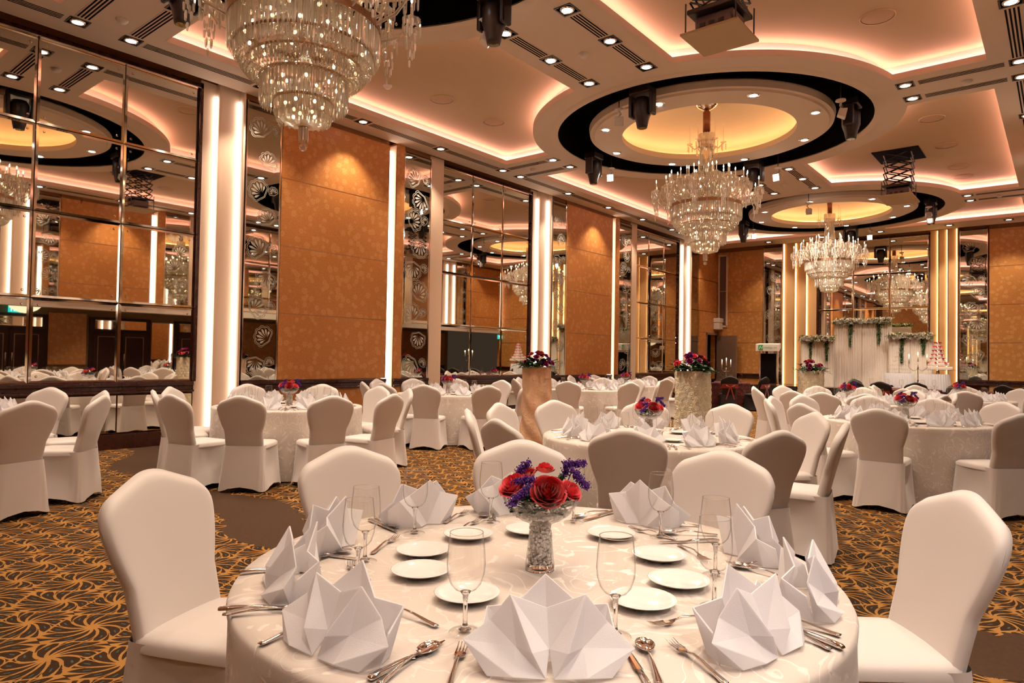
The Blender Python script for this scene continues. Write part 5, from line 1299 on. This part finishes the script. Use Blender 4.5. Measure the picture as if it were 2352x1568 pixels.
# pyramid of glasses, each its own
gs_ = thing('tiered_glass_stand', 'clear shelves carrying the pyramid of coupe glasses on the stage', 'stand', (-3.66, 21.95, 1.10))
for lv in range(6): MB().lathe([(0.0, 0.001), (0.30 - 0.045 * lv, 0.001), (0.30 - 0.045 * lv, 0.005), (0.0, 0.005)], 32, (0, 0, 0.1198 * lv)).build('shelf', 'vase', gs_)
MB().tube([(0, 0, 0.0), (0, 0, 0.60)], 0.006).build('rod', 'chrome', gs_)
cg = thing('coupe_glass', 'x', 'glass')
MB().lathe([(0.030, 0.0), (0.028, 0.003), (0.004, 0.006), (0.004, 0.06), (0.02, 0.075), (0.042, 0.10), (0.044, 0.112)], 12).build('bowl', 'vase', cg, smooth=True)
CG = Proto(cg); z = 1.106; idx = 0
for lv, n in enumerate((6, 5, 4, 3, 2, 1)):
    for k in range(n):
        rr = 0.0 if n == 1 else 0.052 * n * 0.8; a = PI + 2 * PI * k / n + lv * 0.5
        CG.put((-3.66 + rr * math.cos(a), 21.95 + rr * math.sin(a), z), 0, 'coupe glass, %s of the %s tier up in the glass pyramid' % (nth(k, n) if n > 1 else 'the single one', ORD[lv]), 'pyramid of coupe glasses', 0.98); idx += 1
    z += 0.1198
# tiered cake
t = thing('wedding_cake', 'square tiered wedding cake with red roses between tiers on the stage', 'cake', (-2.72, 21.95, 1.10), 0.5)
MB().box(-0.36, 0.36, -0.36, 0.36, 0.10, 0.115).build('glass_board', 'vase', t); MB().lathe([(0.05, 0), (0.04, 0.1)], 12, closed=True).build('pedestal', 'chrome', t)
z = 0.115
for k, w in enumerate((0.27, 0.21, 0.15, 0.12, 0.10, 0.08, 0.06)):
    h = 0.11; MB().box(-w, w, -w, w, z, z + h * 0.8).build('tier', 'cake', t, bevel=0.01); z += h
    if k > 0:
        mb = MB()
        for q in range(6): a = q * PI / 3 + k; rose(mb, (w * 1.15 * math.cos(a), w * 1.15 * math.sin(a), z - 0.02), 0.032, q + k, (0.5, 0.3))
        mb.build('rose_ring', 'coral' if k % 2 else 'red', t, smooth=True, clean=False)
def candelabra(x, y, z0, H, lab, n=3, sp=0.17):
    t = thing('candelabra', lab, 'candelabra', (x, y, z0))
    MB().lathe([(0.0, 0.0), (0.07, 0.0), (0.06, 0.015), (0.012, 0.04), (0.010, H * 0.3), (0.02, H * 0.35), (0.010, H * 0.4), (0.009, H * 0.8), (0.018, H * 0.82), (0.008, H)], 12, closed=True).build('stand', 'chrome', t, smooth=True)
    for k in range(n):
        dx = (k - (n - 1) / 2) * sp; zz = H + (0.05 if k == n // 2 else 0.0)
        if abs(dx) > 0.01: MB().tube([(0, 0, H * 0.8), (dx * 0.5, 0, H * 0.72), (dx, 0, H * 0.85), (dx, 0, zz)], 0.007, 6).build('arm', 'chrome', t, smooth=True)
        c = MB().lathe([(0.0, zz), (0.014, zz), (0.014, zz + 0.16), (0.0, zz + 0.16)], 10, (dx, 0, 0)).build('candle', 'wax', t, smooth=True)
        MB().lathe([(0.0, zz + 0.16), (0.012, zz + 0.18), (0.008, zz + 0.21), (0.0, zz + 0.24)], 8, (dx, 0, 0)).build('flame', 'flame2', c, smooth=True)
    return t
# maroon tables at the back
mc = make_tablecloth(R=0.84).build('tablecloth', 'maroon', smooth=True); tag(mc, 'dark maroon patterned tablecloth on the back left table by the open door', 'tablecloth'); mc.location = (-7.75, 19.0, 0)
mc2 = mc.copy(); COL.objects.link(mc2); mc2.location = (-3.1, 18.9, 0); mc2['label'] = 'dark maroon tablecloth on the back table in front of the stage centre'; 
def red_chair():
    t = make_chair('blackcloth'); t.name = 'sashed_chair'
    mb = MB(); mb.grid(lambda u, v: Vector(((-0.235 + 0.47 * u) * (1 - 0.1 * v), -0.30 - 0.045 * math.sin(PI * u) - 0.04 * v, 0.62 + 0.12 * v)), 12, 4); mb.grid(lambda u, v: Vector(((-0.235 + 0.47 * u), -0.235 - 0.035 * v, 0.62 + 0.12 * v)), 12, 4); mb.build('sash', 'redsash', t, smooth=True)
    mb = MB()
    for s in (-1, 1):
        mb.grid(lambda u, v, s=s: Vector((s * (0.01 + 0.11 * u), -0.37 - 0.02 * math.sin(PI * v), 0.66 + (v - 0.5) * 0.10 * u + 0.02 * u)), 6, 6)
        mb.grid(lambda u, v, s=s: Vector((s * (0.01 + 0.10 * v) + 0.03 * (u - 0.5), -0.37, 0.66 - 0.34 * v)), 4, 8)
    mb.build('bow', 'redsash', t, smooth=True); return t
RC = Proto(red_chair())
rch = [(-7.05, 18.0, -7.75, 19.0, 'the back left maroon table, nearest its right side'), (-6.35, 18.7, -7.75, 19.0, 'the back left maroon table, beside the lectern'), (-8.6, 18.0, -7.75, 19.0, 'the back left maroon table, left of the ivory column'), (-3.9, 17.9, -3.1, 18.9, 'the back centre maroon table, leftmost'), (-3.3, 17.5, -3.1, 18.9, 'the back centre maroon table, second from the left'),
       (-2.6, 17.6, -3.1, 18.9, 'the back centre maroon table, third from the left'), (-1.9, 18.1, -3.1, 18.9, 'the back centre maroon table, rightmost'), (-4.3, 19.6, -3.1, 18.9, 'the back centre maroon table, on the stage side'), (-1.0, 17.9, -0.3, 19.0, 'the back right corner, left of two'), (-0.55, 17.6, -0.3, 19.0, 'the back right corner, right of two')]
for (x, y, cx, cyy, nm) in rch:
    d = Vector((cx - x, cyy - y)).normalized(); RC.put((x + d.x * 0.3, y + d.y * 0.3, 0), math.atan2(d.y, d.x) - PI / 2, 'black red-sashed chair, %s' % nm, 'black chairs with red sashes')
mc3 = mc.copy(); COL.objects.link(mc3); mc3.location = (-0.55, 19.3, 0); mc3['label'] = 'dark maroon tablecloth on the back right corner table'
candelabra(-7.55, 19.0, ZT, 0.42, 'three-armed candelabra with lit candles behind the ivory column', 3, 0.13)
candelabra(-2.75, 18.9, ZT, 0.62, 'three-armed silver candelabra with lit candles in front of the cake', 3, 0.19)
for (x, y, nm) in ((-7.9, 18.7, 'left back'), (-3.4, 18.6, 'centre back'), (-0.6, 19.1, 'right back')):
    t = thing('dark_flower_bowl', 'low arrangement of dark burgundy flowers on the %s maroon table' % nm, 'centerpiece', (x, y, ZT))
    mb = MB(); rnd = random.Random(4)
    for k in range(22): a = rnd.random() * 6.28; r = rnd.uniform(0, 0.2); rose(mb, (r * math.cos(a), r * math.sin(a), 0.07), 0.04, k, (0.3, 0.3))
    mb.build('blossoms', mat('burgundy_%s' % nm[:4], (0.05, 0.004, 0.008), 0.7), t, smooth=True, clean=False); MB().lathe([(0.08, 0), (0.14, 0.05)], 16, closed=True).build('bowl', 'blackmetal', t)
for i, (x, y) in enumerate([(-7.5, 18.5), (-7.3, 18.75), (-8.0, 18.4), (-7.2, 19.2)]): GL.put((x, y, ZT + .001), 0, 'wine glass on the back left maroon table, %s' % nth(i, 4), 'wine glasses on the maroon tables', (1.1, 1.1, 1.1))
for i, (x, y) in enumerate([(-3.7, 18.6), (-3.3, 18.3), (-3.0, 18.3), (-2.6, 18.5), (-2.4, 18.8)]): GL.put((x, y, ZT + .001), 0, 'wine glass on the back centre maroon table, %s' % nth(i, 5), 'wine glasses on the maroon tables', (1.1, 1.1, 1.1))
